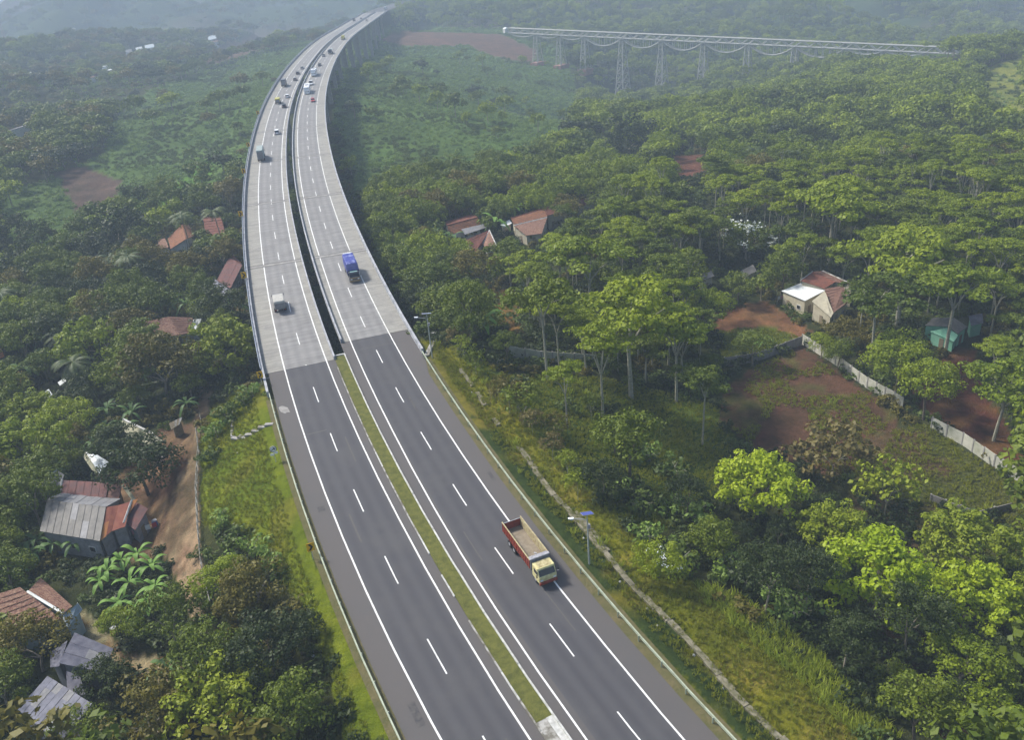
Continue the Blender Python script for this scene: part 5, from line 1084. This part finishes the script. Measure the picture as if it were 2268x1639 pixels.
# named, individually recognisable plants (picture point of the crown centre, crown radius in picture pixels)
def crown_at(v, rpx, hc, kind, var, label, group=None, name='tree', base_r=4.0, cat='tree', **kw):
    p = at(v, hc); d = math.sqrt(p[0] ** 2 + p[1] ** 2 + (p[2] - CAMZ) ** 2); s = rpx * d / FPX / base_r
    g = (p[0], p[1], p[2] - hc); occ(g, s * base_r * .55); CROWNS.append((v[0], v[1], rpx, float(np.hypot(p[0], p[1]))))
    th = hc - 1.0 * s if kind != 'umb' else hc
    return tree(name, g, kind, var, s, label, group, cat, h=max(th, .8), **kw)
for a in [((1680, 1062), 86, 7, 'lime', 0, 'bright lime green tree left of the yellow brown sparse tree, lower right'), ((1945, 1255), 105, 7.5, 'lime', 1, 'largest bright lime tree near the lower right corner'), ((1842, 1160), 66, 6.5, 'lime', 2, 'yellow green tree between the two lime green trees at lower right'),
          ((2150, 1190), 82, 7.5, 'lime', 2, 'pale lime tree in front of the low grey broken wall'), ((2150, 1310), 88, 7, 'lime', 3, 'lime tree at the right edge below the pale lime one'), ((2140, 1450), 72, 5.5, 'broad', 5, 'mid green leafy tree at the right edge, lowest of the right row'),
          ((1970, 1065), 72, 6, 'sparse', 3, 'thin bright leaved tree in front of the brown cleared plot'), ((1850, 985), 82, 6, 'sparse', 2, 'sparse yellow brown leaved tree on the brown cleared plot'), ((1332, 1045), 42, 4.6, 'broad', 1, 'small dark round tree with yellow top standing alone on the grass right of the motorway'),
          ((500, 755), 78, 6, 'lime', 2, 'yellow green tree beside the left viaduct parapet'), ((345, 800), 78, 8.5, 'broad', 4, 'tall brownish green tree with pale trunk behind the dirt road'), ((303, 1015), 74, 7, 'broad', 0, 'very dark tree covering the mossy roofed house'),
          ((65, 1420), 68, 5, 'broad', 4, 'round olive green tree in front of the red tiled house at bottom left'), ((222, 1495), 48, 4, 'broad', 0, 'small dark tree between the slate grey roofs'), ((60, 905), 48, 6, 'lime', 2, 'bright yellow green tree by the white roofed shed at left'),
          ((480, 1530), 95, 5.5, 'lime', 2, 'dark tree with yellow green tips at the bottom left of the motorway'), ((330, 1570), 90, 5, 'broad', 4, 'dull olive tree at the bottom between the metal roof and the yellow tipped tree'), ((640, 1560), 85, 4.5, 'broad', 3, 'dark green tree nearest the bottom edge beside the grass slope'),
          ((590, 1420), 80, 4.5, 'broad', 0, 'dark bushy tree at the foot of the left grass slope'), ((560, 1290), 70, 3.5, 'broad', 4, 'olive bushy tree halfway down the left grass slope'), ((655, 1395), 50, 3.5, 'broad', 1, 'small dark tree protruding onto the left grass slope'), ((170, 1610), 50, 4, 'broad', 2, 'green tree at the bottom edge beside the metal sheet roof'),
          ((215, 745), 72, 7, 'broad', 5, 'green tree with bright top left of the mossy brown tiled roof'), ((200, 545), 40, 6.5, 'broad', 0, 'dark tree beside the orange roofed house'), ((260, 505), 55, 8, 'broad', 1, 'tall dark tree left of the orange roofed house'),
          ((1395, 300), 60, 9, 'broad', 1, 'rounded dark bamboo clump on the crest below the trestle'), ((1460, 1230), 50, 3.2, 'broad', 6, 'bright green shrubby tree with white flowers beside the grass slope'), ((1575, 1185), 52, 3.6, 'broad', 2, 'dark round shrubby tree right of the white flowering one'), ((1990, 1498), 40, 2.2, 'broad', 7, 'clipped looking round bush at the lower right corner')]:
    crown_at(a[0], a[1], a[2], a[3], a[4], a[5])
for v, r_, hc, var, lab in [((1300, 560), 92, 16, 0, 'wide umbrella crowned tree behind the row of tall trees right of the motorway'), ((1395, 670), 120, 18, 2, 'tallest spreading tree with many pale forked trunks right of the motorway'), ((1200, 640), 90, 17, 1, 'tall tree with slender fork nearest the motorway on the right'),
                            ((1500, 720), 78, 15, 0, 'tall light green tree at the edge of the orange dirt clearing'), ((1330, 740), 70, 15, 2, 'tall tree with leaves hanging low in front of the forked trunks'), ((1560, 830), 60, 13, 1, 'slender pale trunked tree in front of the brown plot'), ((1250, 820), 50, 10, 0, 'young leafy tree below the tall umbrella trees near the grass'),
                            ((1850, 440), 105, 17, 0, 'broad bright umbrella tree behind the flowering tree'), ((2010, 560), 110, 16, 2, 'broad umbrella tree above the cream house'), ((1950, 640), 85, 15, 1, 'umbrella tree right of the red tiled roof with bare pale trunks'), ((2120, 620), 80, 15, 0, 'umbrella tree above the mint green house'), ((2230, 830), 70, 12, 2, 'leafy tree at the right edge above the red soil')]:
    crown_at(v, r_, hc, 'umb', var, lab, base_r=5.2, name='umbrella_tree')
o_ = crown_at((1655, 520), 44, 8, 'broad', 2, 'green tree covered in white blossom in the middle of the right wood', name='flowering_tree')
def blossom(root, n, rr, zc, s=.35):
    r_ = np.random.default_rng(n); k0 = dome(max(6, n // 12), rr * .95, rr * .72, r_, thick=.2, low=-.1); c = k0[r_.integers(0, len(k0), n)] + r_.normal(size=(n, 3)) * rr * .12; V, F, t = leaves(c, np.full(n, .3), 5, s, r_); b = link('blossom', fast_mesh('blossom', V, F, t, M['flower']), root, loc=(0, 0, zc)); b['kind'] = 'stuff'
blossom(o_, 170, 6.6, 7, .42)
for o_ in [o for o in bpy.data.objects if o.get('label', '').startswith('bright green shrubby tree')]: blossom(o_, 34, 3.1, 2.7, .16)
for v, h_, var, lab in [((280, 566), 12, 0, 'tall coconut palm standing clear of the trees in the left village'), ((402, 470), 13, 1, 'coconut palm behind the orange roofed house, left one of a pair'), ((475, 462), 13, 2, 'coconut palm beside the dark red roof, right one of a pair'), ((8, 640), 12, 0, 'coconut palm cut by the left edge of the picture'),
                        ((220, 680), 8, 1, 'low coconut palm left of the mossy brown roof'), ((150, 800), 7, 2, 'low yellowish palm above the white roofed shed'), ((2188, 300), 13, 1, 'coconut palm at the upper right standing above the wood'), ((1770, 330), 11, 2, 'small pale palm in the upper right wood'), ((1676, 325), 9, 0, 'drooping palm above the red earth slope')]:
    p = at(v, h_); occ((p[0], p[1]), 1.5); tree('coconut_palm', (p[0], p[1], p[2] - h_), 'palm', var, 1.0, lab, None, 'palm', h=h_)
bi = 0
for v in [(232, 1250), (262, 1225), (300, 1215), (330, 1240), (338, 1285), (255, 1320), (300, 1335), (330, 1320), (215, 1270), (280, 1275), (40, 1200), (75, 1185), (110, 1190), (30, 1240), (160, 1190), (60, 1215), (130, 1010), (165, 985), (70, 1010), (30, 1040), (110, 980), (185, 990), (20, 1010), (60, 1060), (110, 1045)]:
    p = at(v, 3.2); bright = v[1] > 1195 and v[0] > 190; bi += 1; occ(p, 1.2)
    PEND.append((tree('banana_plant', (p[0], p[1], p[2] - 3.2), 'banleaf', 1 if bright else 0, random.uniform(.8, .95), None, 'banana plants around the large grey roof', 'banana plant'), 'large leaved %s green banana plant' % ('bright' if bright else 'dark'), v))
p = at((1690, 765), 1.5); tree('banana_plant', (p[0], p[1], p[2] - 1.5), 'banleaf', 1, .9, 'single young banana plant on the small grass clearing', None, 'banana plant')
for v in [(940, 520), (965, 540), (915, 550), (985, 560), (900, 585), (880, 600), (950, 575), (1000, 535), (925, 600), (890, 560), (870, 580), (1060, 660), (1080, 690), (1045, 680), (1070, 715), (1110, 462), (1130, 455), (1150, 448), (1170, 445), (1190, 440), (1215, 438), (1240, 435), (1090, 470), (1075, 478), (1060, 462), (1140, 465), (1200, 452), (1100, 500), (1005, 600), (1015, 620), (1120, 445), (1160, 430), (1230, 425)]:
    p = at(v, 3.0); occ(p, 1.0)
    PEND.append((tree('banana_plant', (p[0], p[1], p[2] - 3.0), 'ban', 2 if v[1] > 640 else random.randrange(3), random.uniform(1.3, 1.8), None, 'banana plants in the right village', 'banana plant'), 'banana plant', v))
# young roadside trees on slim stems
for i, v in enumerate([(1130, 915), (1160, 940), (1225, 1020), (1258, 1060), (1105, 890), (1055, 830), (1180, 965), (1280, 1110), (1235, 975), (1310, 930), (1015, 775), (1030, 800)]):
    p = at(v, 0); s = random.uniform(.36, .55) if i not in (0, 1) else .8; occ(p, 1)
    PEND.append((tree('sapling', p, 'sparse', i, s, None, 'young trees on the roadside grass', 'sapling', h=3.0 * (1.3 if i < 2 else 1)), 'thin young tree on the roadside grass', v))
# ------------------------------------------------------------------ woodland: scattered in the world, largest 300 are single trees
NOTREE = ['dirtroad', 'yard', 'dirt2', 'path', 'grassL', 'grassR', 'plot', 'plotred', 'field2', 'dirtR', 'grassR2', 'redslope', 'orange', 'redR', 'brownfar', 'plough', 'plough2', 'yellowR', 'brightL', 'browng']
edgeL = proj(rp(np.arange(0, 1150, 10.), -14.5)); edgeR = proj(rp(np.arange(0, 1150, 10.), 14.5)); ROADPOLY = [tuple(p) for p in edgeL] + [tuple(p) for p in edgeR[::-1]]
TR_TOP = [tuple(p) for p in proj(P0[None] + V0[None] * np.linspace(-2.2, 8.2, 20)[:, None] + np.array([0, 0, 4]))]; TR_POLY = TR_TOP + [(x, y + 22) for x, y in TR_TOP[::-1]]
def scatter(n, dmin, dmax, r_, power=1.0, amax=42):
    a = np.radians(r_.uniform(-amax, amax, n)); d = dmin + (dmax - dmin) * r_.random(n) ** power; return np.sin(a) * d, np.cos(a) * d
def thin(x, y, spacing, order=None):
    """dart throwing on a grid; spacing may vary by point"""
    grid = {}; keep = []
    cell = 12.0
    for i in range(len(x)):
        s = spacing[i]; cx_, cy_ = int(x[i] // cell), int(y[i] // cell); ok = True
        for gx in (cx_ - 1, cx_, cx_ + 1):
            for gy in (cy_ - 1, cy_, cy_ + 1):
                for j in grid.get((gx, gy), ()):
                    if (x[i] - x[j]) ** 2 + (y[i] - y[j]) ** 2 < s * s: ok = False; break
                if not ok: break
            if not ok: break
        if ok: grid.setdefault((cx_, cy_), []).append(i); keep.append(i)
    return np.array(keep)
r_ = np.random.default_rng(5)
tx = []; ty = []
for (n, a, b) in ((9000, 45, 300), (16000, 300, 700), (22000, 700, 1500), (14000, 1500, 3200)):
    x, y = scatter(n, a, b, r_, .6); tx.append(x); ty.append(y)
tx = np.concatenate(tx); ty = np.concatenate(ty); td = np.hypot(tx, ty)
ts, to = road_so(tx, ty); tz = ground(tx, ty, (ts, to))
size = .58 + .85 * r_.random(len(tx)) ** 1.5 * np.interp(td, [0, 300, 900, 2000], [.9, 1.0, 1.15, 1.7])
th = 5.5 * size
pv = proj(np.stack([tx, ty, tz], -1)); pc = proj(np.stack([tx, ty, tz + th], -1)); ptop = proj(np.stack([tx, ty, tz + th + 2.6 * size], -1))
ok = (pv[:, 0] > -260) & (pv[:, 0] < 2530) & (pc[:, 1] < 1900) & (pv[:, 1] > -120)
for k_ in NOTREE: ok &= ~inpoly(pv, PZ[k_])
meadow = inpoly(pv, MEADOW_L) | inpoly(pv, MEADOW_R)
ok &= ~(meadow & (r_.random(len(tx)) < .985))
zr_ = np.interp(ts, S, zz)
ok &= ~((np.abs(to) < 17.5 + 3.0 * size) & (ts < 1300)) | ((np.abs(to) < 0))
ok &= ~((ts < 100) & (to > 0) & (to < 27)); ok &= ~((ts < 104) & (to < 0) & (to > -24))
rpx = 3.6 * size * FPX / np.hypot(td, CAMZ)
ok &= ~(inpoly(pc, ROADPOLY) | inpoly(ptop, ROADPOLY))
for dx_ in (-.9, .9): ok &= ~inpoly(pc + np.stack([rpx * dx_, 0 * rpx], -1), ROADPOLY)
ok &= ~((inpoly(ptop, TR_POLY) | inpoly(pc, TR_POLY)) & (td < 800))
for (ax, ay, ar_, ad) in AVOID:
    near = (td < ad + 6); e = np.hypot(pc[:, 0] - ax, pc[:, 1] - ay); ok &= ~(near & (e < ar_ * .95 + rpx * .75)); ok &= ~((np.abs(td - ad) < 9) & (np.hypot(pv[:, 0] - ax, pv[:, 1] - ay) < ar_ * 1.0))
for (vx, vy, vr, vd) in [(400, 1100, 60, 125), (1715, 715, 50, 190), (1780, 960, 90, 165), (1120, 690, 35, 190), (1900, 850, 70, 170), (2150, 1010, 60, 140)]:
    ok &= ~((td < vd) & (np.hypot(pc[:, 0] - vx, pc[:, 1] - vy) < vr + rpx * .4))
farclear = (td > 900) & (vnoise(tx / 160, ty / 160, 21) > .9); ok &= ~farclear
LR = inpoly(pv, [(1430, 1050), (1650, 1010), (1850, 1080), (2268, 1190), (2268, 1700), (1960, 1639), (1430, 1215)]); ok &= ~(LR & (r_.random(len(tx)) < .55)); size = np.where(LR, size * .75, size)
gl = inpoly(pv, PZ['glade']); ok &= ~(gl & (r_.random(len(tx)) < .93))
ok &= ~(inpoly(pv, [(1120, 640), (1230, 540), (1500, 470), (1700, 420), (2268, 400), (2268, 900), (2000, 860), (1750, 620), (1560, 680), (1560, 960), (1400, 930), (1200, 860)]) & (r_.random(len(tx)) < .3))
for k_ in ('dirtroad', 'yard', 'dirt2', 'grassL', 'grassR', 'plot', 'field2', 'dirtR', 'grassR2', 'browng', 'plotred', 'orange', 'redslope', 'redR', 'glade'):
    ok &= ~((inpoly(pc, PZ[k_]) | inpoly(ptop, PZ[k_]) | inpoly(pc + np.stack([rpx * .75, 0 * rpx], -1), PZ[k_]) | inpoly(pc - np.stack([rpx * .75, 0 * rpx], -1), PZ[k_])) & (r_.random(len(tx)) < .93))
for (ax, ay, ar_, ad) in CROWNS: ok &= ~((td < ad + 3) & (np.hypot(pc[:, 0] - ax, pc[:, 1] - ay) < ar_ * .8 + rpx * .6))
for ox, oy, orr in OCC: ok &= ~((tx - ox) ** 2 + (ty - oy) ** 2 < (orr + 1.4) ** 2)
I = np.where(ok)[0]; I = I[np.argsort(-size[I] + r_.random(len(I)) * .6)]
I = I[thin(tx[I], ty[I], np.interp(td[I], [0, 250, 600, 1200, 2500], [4.1, 4.6, 5.6, 7.2, 10.0]))]
UMBZ = [(1120, 640), (1230, 540), (1500, 470), (1700, 420), (2268, 400), (2268, 900), (2000, 860), (1750, 620), (1560, 680), (1560, 960), (1400, 930), (1200, 860)]
zone_u = inpoly(pv, UMBZ)
app = size / td; rank = I[np.argsort(-app[I])]
inview = (pc[:, 0] > -30) & (pc[:, 0] < 2300) & (pc[:, 1] > -20) & (pc[:, 1] < 1680)
nb = nu = nsh = 0; rest = []
for i in rank:
    p = (tx[i], ty[i], tz[i]); left = tx[i] < np.interp(ts[i], S, xs)
    if inview[i]:
        u = vnoise(tx[i:i + 1] / 22, ty[i:i + 1] / 22, 31)[0]
        reg = 'in the village wood left of the motorway' if left and td[i] < 330 else ('in the wood right of the motorway' if not left and td[i] < 330 else ('on the far side of the meadow at left' if left else 'on the wooded ridge in front of the trestle'))
        if left and td[i] < 330 and nsh < 60 and random.random() < .22 and not meadow[i]:
            nsh += 1
            if nsh % 6 == 0: PEND.append((tree('coconut_palm', p, 'palm', nsh % 3, random.uniform(.8, 1.0), None, 'palms in the left village', 'palm', h=random.uniform(6, 9)), 'coconut palm', pc[i]))
            else: PEND.append((tree('banana_plant', p, 'ban', random.choice((0, 1, 3)), random.uniform(1.3, 1.7) * (1 if td[i] > 190 else .68), None, 'banana plants in the left village', 'banana plant'), 'banana plant', pv[i]))
            continue
        if zone_u[i] and u > .18 and nu < 230:
            v_ = random.randrange(3); H_ = random.uniform(8, 17)
            q_ = proj(np.array([tx[i], ty[i], tz[i] + H_])); rr_ = 4.6 * FPX / math.hypot(td[i], CAMZ); clash = False
            for (ax, ay, ar_, ad) in AVOID + CROWNS:
                if td[i] < ad + 6 and math.hypot(q_[0] - ax, q_[1] - ay) < ar_ * .75 + rr_ * .6: clash = True; break
            if not clash:
                for k_ in ('plot', 'field2', 'dirtR', 'grassR2', 'orange', 'redslope', 'redR', 'glade'):
                    if inpoly(q_[None], PZ[k_])[0] and random.random() < .85: clash = True; break
            if clash: continue
            nu += 1
            PEND.append((tree('umbrella_tree', p, 'umb', v_, random.uniform(.6, 1.0), None, 'slender umbrella trees ' + reg, h=H_), 'slender tree with flat %s crown' % ('bright green' if v_ != 1 else 'mid green'), pc[i])); continue
        if nb < 300:
            nb += 1
            c_ = (0, 8, 4, 2, 7, 1, 3, 5)[min(7, int(max(0, (u * .6 + random.random() * .6 - .1)) * 8))] if left else (1, 2, 7, 3, 5, 6, 3, 4)[min(7, int(max(0, (u * .6 + random.random() * .6 - .1)) * 8))]
            if LR[i]: c_ = random.choice((0, 1, 8, 8, 2))  # mostly dark leaves, standing in for the shade beneath the lime crowns
            s_ = size[i] * (.9 if td[i] < 150 else 1.0); cn = {'leaf_dark': 'dark green', 'leaf_mid': 'mid green', 'leaf_olive': 'olive green', 'leaf_bright': 'bright green'}[PR['broad'][c_][1]]
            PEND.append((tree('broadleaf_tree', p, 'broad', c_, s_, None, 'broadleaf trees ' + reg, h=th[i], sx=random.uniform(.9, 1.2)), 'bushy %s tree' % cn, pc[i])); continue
    rest.append(i)
rest = np.array(rest)
# ---- mass vegetation as point clouds
def gn_cloud(name, P, scl, rot, kind_idx, protos):
    me = bpy.data.meshes.new(name); P = np.asarray(P, np.float32); me.vertices.add(len(P)); me.vertices.foreach_set('co', P.ravel())
    a = me.attributes.new('scl', 'FLOAT_VECTOR', 'POINT'); a.data.foreach_set('vector', np.asarray(scl, np.float32).ravel())
    a = me.attributes.new('rot', 'FLOAT_VECTOR', 'POINT'); a.data.foreach_set('vector', np.c_[np.zeros((len(P), 2)), rot].astype(np.float32).ravel())
    a = me.attributes.new('kid', 'INT', 'POINT'); a.data.foreach_set('value', np.asarray(kind_idx, np.int32))
    o = link(name, me); ng = bpy.data.node_groups.new(name, 'GeometryNodeTree')
    ng.interface.new_socket('Geometry', in_out='INPUT', socket_type='NodeSocketGeometry'); ng.interface.new_socket('Geometry', in_out='OUTPUT', socket_type='NodeSocketGeometry')
    N = ng.nodes; L = ng.links; gi = N.new('NodeGroupInput'); go = N.new('NodeGroupOutput'); J = N.new('GeometryNodeJoinGeometry')
    def na(nm, ty):
        q = N.new('GeometryNodeInputNamedAttribute'); q.data_type = ty; q.inputs['Name'].default_value = nm; return q.outputs['Attribute']
    sc_, ro, ki = na('scl', 'FLOAT_VECTOR'), na('rot', 'FLOAT_VECTOR'), na('kid', 'INT')
    for i, me2 in enumerate(protos):
        po = bpy.data.objects.new(name + '_source', me2); oi = N.new('GeometryNodeObjectInfo'); oi.inputs['Object'].default_value = po; oi.inputs['As Instance'].default_value = True
        cp = N.new('FunctionNodeCompare'); cp.data_type = 'INT'; cp.operation = 'EQUAL'; L.new(ki, cp.inputs[2]); cp.inputs[3].default_value = i
        ip = N.new('GeometryNodeInstanceOnPoints'); L.new(gi.outputs[0], ip.inputs['Points']); L.new(cp.outputs[0], ip.inputs['Selection']); L.new(oi.outputs['Geometry'], ip.inputs['Instance']); L.new(sc_, ip.inputs['Scale'])
        er = N.new('FunctionNodeEulerToRotation'); L.new(ro, er.inputs[0]); L.new(er.outputs[0], ip.inputs['Rotation']); L.new(ip.outputs[0], J.inputs[0])
    L.new(J.outputs[0], go.inputs[0]); md = o.modifiers.new('scatter', 'NODES'); md.node_group = ng
    return o
nr = len(rest); u = vnoise(tx[rest] / 40, ty[rest] / 40, 31); kd = np.clip(((u * .7 + r_.random(nr) * .6 - .15) * 7).astype(int), 0, 6)
leftm = tx[rest] < np.interp(ts[rest], S, xs); order_l = np.array([0, 5, 4, 1, 2, 1, 3]); order_r = np.array([5, 1, 2, 3, 2, 6, 3]); kd = np.where(leftm, order_l[kd], order_r[kd])
def with_trunk(me, i):
    bm = MB().tube([(0, 0, -6.0), (.2, .1, -3), (.1, .2, -.2)], [.22, .17, .1], 5); n0 = len(me.vertices); V = np.empty(n0 * 3, np.float32); me.vertices.foreach_get('co', V); V = V.reshape(-1, 3)
    F = np.empty(len(me.loops), np.int32); me.loops.foreach_get('vertex_index', F); F = F.reshape(-1, 4); tn = np.empty(len(F), np.float32); me.attributes['tone'].data.foreach_get('value', tn)
    fq = [f for f in bm.f if len(f) == 4]; V2 = np.concatenate([V, np.array(bm.v, np.float32)]); F2 = np.concatenate([F, np.array(fq, np.int32) + n0]); m2 = fast_mesh('woodland_tree', V2, F2, np.r_[tn, np.zeros(len(fq))], me.materials[0]); m2.materials.append(M['bark'])
    m2.polygons.foreach_set('material_index', np.r_[np.zeros(len(F), np.int32), np.ones(len(fq), np.int32)]); return m2
lo_p = [with_trunk(m_, i) for i, m_ in enumerate(PR['lo'])]
sc3 = size[rest][:, None] * np.stack([r_.uniform(.85, 1.25, nr), r_.uniform(.85, 1.2, nr), r_.uniform(.8, 1.15, nr)], -1)
tag(gn_cloud('woodland', np.c_[tx[rest], ty[rest], tz[rest] + th[rest]], sc3, r_.random(nr) * 6.28, kd, lo_p), 'dense green woodland covering the valley sides and ridge around the motorway', 'woodland', kind='stuff')
# bushes / undergrowth
def cloud_bush(name, label, n, dmin, dmax, dens_fn, smin, smax, spacing, kinds_fn, protos, cat, power=.6):
    x, y = scatter(n, dmin, dmax, r_, power); s_, o_ = road_so(x, y); z = ground(x, y, (s_, o_)); v = proj(np.stack([x, y, z], -1)); d = np.hypot(x, y)
    k_ = (v[:, 0] > -220) & (v[:, 0] < 2490) & (v[:, 1] < 1850) & (v[:, 1] > -60) & dens_fn(v, d, s_, o_, x, y)
    k_ &= ~((np.abs(o_) < 15.6) & (s_ < 122)) & ~((np.abs(o_) < 14) & (s_ > 1000))
    x, y, z, v, d, s_, o_ = x[k_], y[k_], z[k_], v[k_], d[k_], s_[k_], o_[k_]
    I = thin(x, y, np.interp(d, [0, 200, 800], [spacing, spacing * 1.1, spacing * 2])); x, y, z, v, d, o_ = x[I], y[I], z[I], v[I], d[I], o_[I]
    sz = r_.uniform(smin, smax, len(x)) * np.interp(d, [0, 200, 800], [.8, 1, 1.6])
    tag(gn_cloud(name, np.c_[x, y, z + .1], sz[:, None] * r_.uniform(.8, 1.25, (len(x), 3)), r_.random(len(x)) * 6.28, kinds_fn(v, x, y), protos), label, cat, kind='stuff'); return len(x)
bare = ['dirtroad', 'yard', 'dirt2', 'path', 'grassL', 'grassR', 'plotred', 'dirtR', 'grassR2', 'redslope', 'orange', 'redR', 'brownfar', 'plough', 'plough2', 'plot', 'field2']
def not_bare(v, d, s_, o_, x, y):
    k_ = np.ones(len(v), bool)
    for b in bare: k_ &= ~inpoly(v, PZ[b])
    k_ &= ~(inpoly(v, PZ['glade']) & (vnoise(x / 7, y / 7, 51) > .24))
    for (ax, ay, ar_, ad) in AVOID: k_ &= ~((np.abs(d - ad) < 12) & (np.hypot(v[:, 0] - ax, v[:, 1] - ay) < ar_ * .9))
    return k_
n1 = cloud_bush('undergrowth', 'low bushes and undergrowth filling the ground between the trees', 26000, 45, 420, lambda *a: not_bare(*a) & ~(inpoly(a[0], MEADOW_L) | inpoly(a[0], MEADOW_R)), .9, 1.9, 1.9, lambda v, x, y: np.clip((vnoise(x / 9, y / 9, 4) * 4.2).astype(int), 0, 3), [PR['bush'][1], PR['bush'][1], PR['bush'][0], PR['bush'][3]], 'undergrowth')  # darker leaf colours imitate the shade in gaps between trees
n2 = cloud_bush('meadow_shrubs', 'green scrub and tall herbs covering the valley meadows on both sides of the viaduct', 100000, 230, 1100, lambda v, d, s_, o_, x, y: not_bare(v, d, s_, o_, x, y) & (inpoly(v, MEADOW_L) | inpoly(v, MEADOW_R) | (d > 420) & (r_.random(len(d)) < .2)), .45, 1.2, 1.75, lambda v, x, y: np.clip((vnoise(x / 30, y / 30, 6) * 6.5 - .9).astype(int), 0, 4), [PR['bush'][0], PR['bush'][2], PR['bush'][4], PR['bush'][2], PR['bush'][4]], 'scrub')
gt = [grass_tuft(1, 'grass_blade'), grass_tuft(2, 'grass_blade', 30, .5), grass_tuft(3, 'grass_yellow', 30, 1.5, .7), PR['bush'][4]]
YG = [(1540, 1290), (1640, 1330), (1800, 1440), (1990, 1639), (1900, 1639), (1760, 1500), (1560, 1340)]
n3 = cloud_bush('grass_tufts', 'rough grass and yellow reeds on the embankment slopes beside the road', 170000, 40, 170, lambda v, d, s_, o_, x, y: (inpoly(v, PZ['grassL']) | inpoly(v, PZ['grassR']) | inpoly(v, PZ['plot']) | inpoly(v, PZ['field2']) | inpoly(v, PZ['grassR2']) | inpoly(v, YG) | inpoly(v, PZ['glade'])) & ~inpoly(v, PZ['plotred']) & ~(inpoly(v, PZ['plot']) & (vnoise(x / 5, y / 5, 52) > .38)), .35, .8, .5,
                lambda v, x, y: np.where(inpoly(v, YG), 2, (r_.random(len(x)) * 2.02).astype(int)), gt, 'grass', .7)
# low shrubs climbing the left slope and edge of the right wood
shr = [(v, s) for v, s in [((480, 960), 1.6), ((500, 920), 1.8), ((540, 890), 1.6), ((470, 1010), 1.4), ((560, 870), 1.4), ((490, 1150), 1.5), ((520, 1200), 1.8), ((560, 1215), 1.7), ((600, 1240), 1.4), ((1440, 1190), 1.6), ((1500, 1250), 2.0), ((1420, 1120), 1.8), ((1380, 1090), 1.4), ((1545, 1150), 2.2), ((1600, 1250), 1.9), ((1490, 1130), 1.7), ((1650, 1290), 2.0), ((1700, 1320), 1.8), ((1760, 1360), 1.9), ((1350, 960), 1.6), ((1440, 1010), 1.7), ((1500, 1050), 2.0), ((1250, 900), 1.4), ((1000, 700), 1.5), ((920, 690), 1.6), ((960, 720), 1.3), ((880, 640), 1.6), ((1100, 800), 1.6), ((1150, 850), 1.5)]]
for v, s in shr:
    p = at(v, s * .5); PEND.append((tree('shrub', (p[0], p[1], p[2] - s * .5), 'bush', random.choice((0, 2, 2, 4, 1)), s, None, 'shrubs beside the mown grass', 'shrub'), 'low leafy shrub', v))
# litter on the grass
rk = MB().bar((0, 0, 0), (0, 0, .14), .22, 6, .1).mesh('stone', M['kerb'])
for s, o in [(88, 17.3), (72, 17.2), (66, 17.8), (47, 17), (38, 16.9), (33, 17.3), (30, 17), (25, 17.6), (20, 17.2), (60, -19), (52, -20), (75, -22), (45, -18), (90, -20)]:
    p = rp(s, o + random.uniform(-.4, .4)); g = float(ground([p[0]], [p[1]])[0]); tag(st_ := link('stone', rk, None, loc=(p[0], p[1], g)), None, 'stone', 'pale stones in the roadside grass'); PEND.append((st_, 'small pale stone in the grass', proj(np.array([p[0], p[1], g]))))

spread_labels()
# ------------------------------------------------------------------ air
hz = MB().box((0, 1200, 24.5), (13000, 13000, 179)).build('haze'); hz.location = (0, 0, 0)
hm = bpy.data.materials.new('haze'); hm.use_nodes = True; n = hm.node_tree.nodes; L = hm.node_tree.links; n.remove(n['Principled BSDF'])
pv_ = n.new('ShaderNodeVolumePrincipled'); pv_.inputs['Density'].default_value = HAZE; pv_.inputs['Color'].default_value = (.51, .62, .77, 1); pv_.inputs['Anisotropy'].default_value = 0.0
L.new(pv_.outputs[0], n['Material Output'].inputs['Volume']); hz.data.materials.append(hm); hz['kind'] = 'stuff'
print('GMIN', min(v.co.z for v in bpy.data.objects['ground'].data.vertices), max(v.co.z for v in bpy.data.objects['ground'].data.vertices), bpy.data.objects['radio_mast'].location)
print('TREES', nb, nu, len(rest), n1, n2, n3, 'zrange', tz.min(), tz.max())
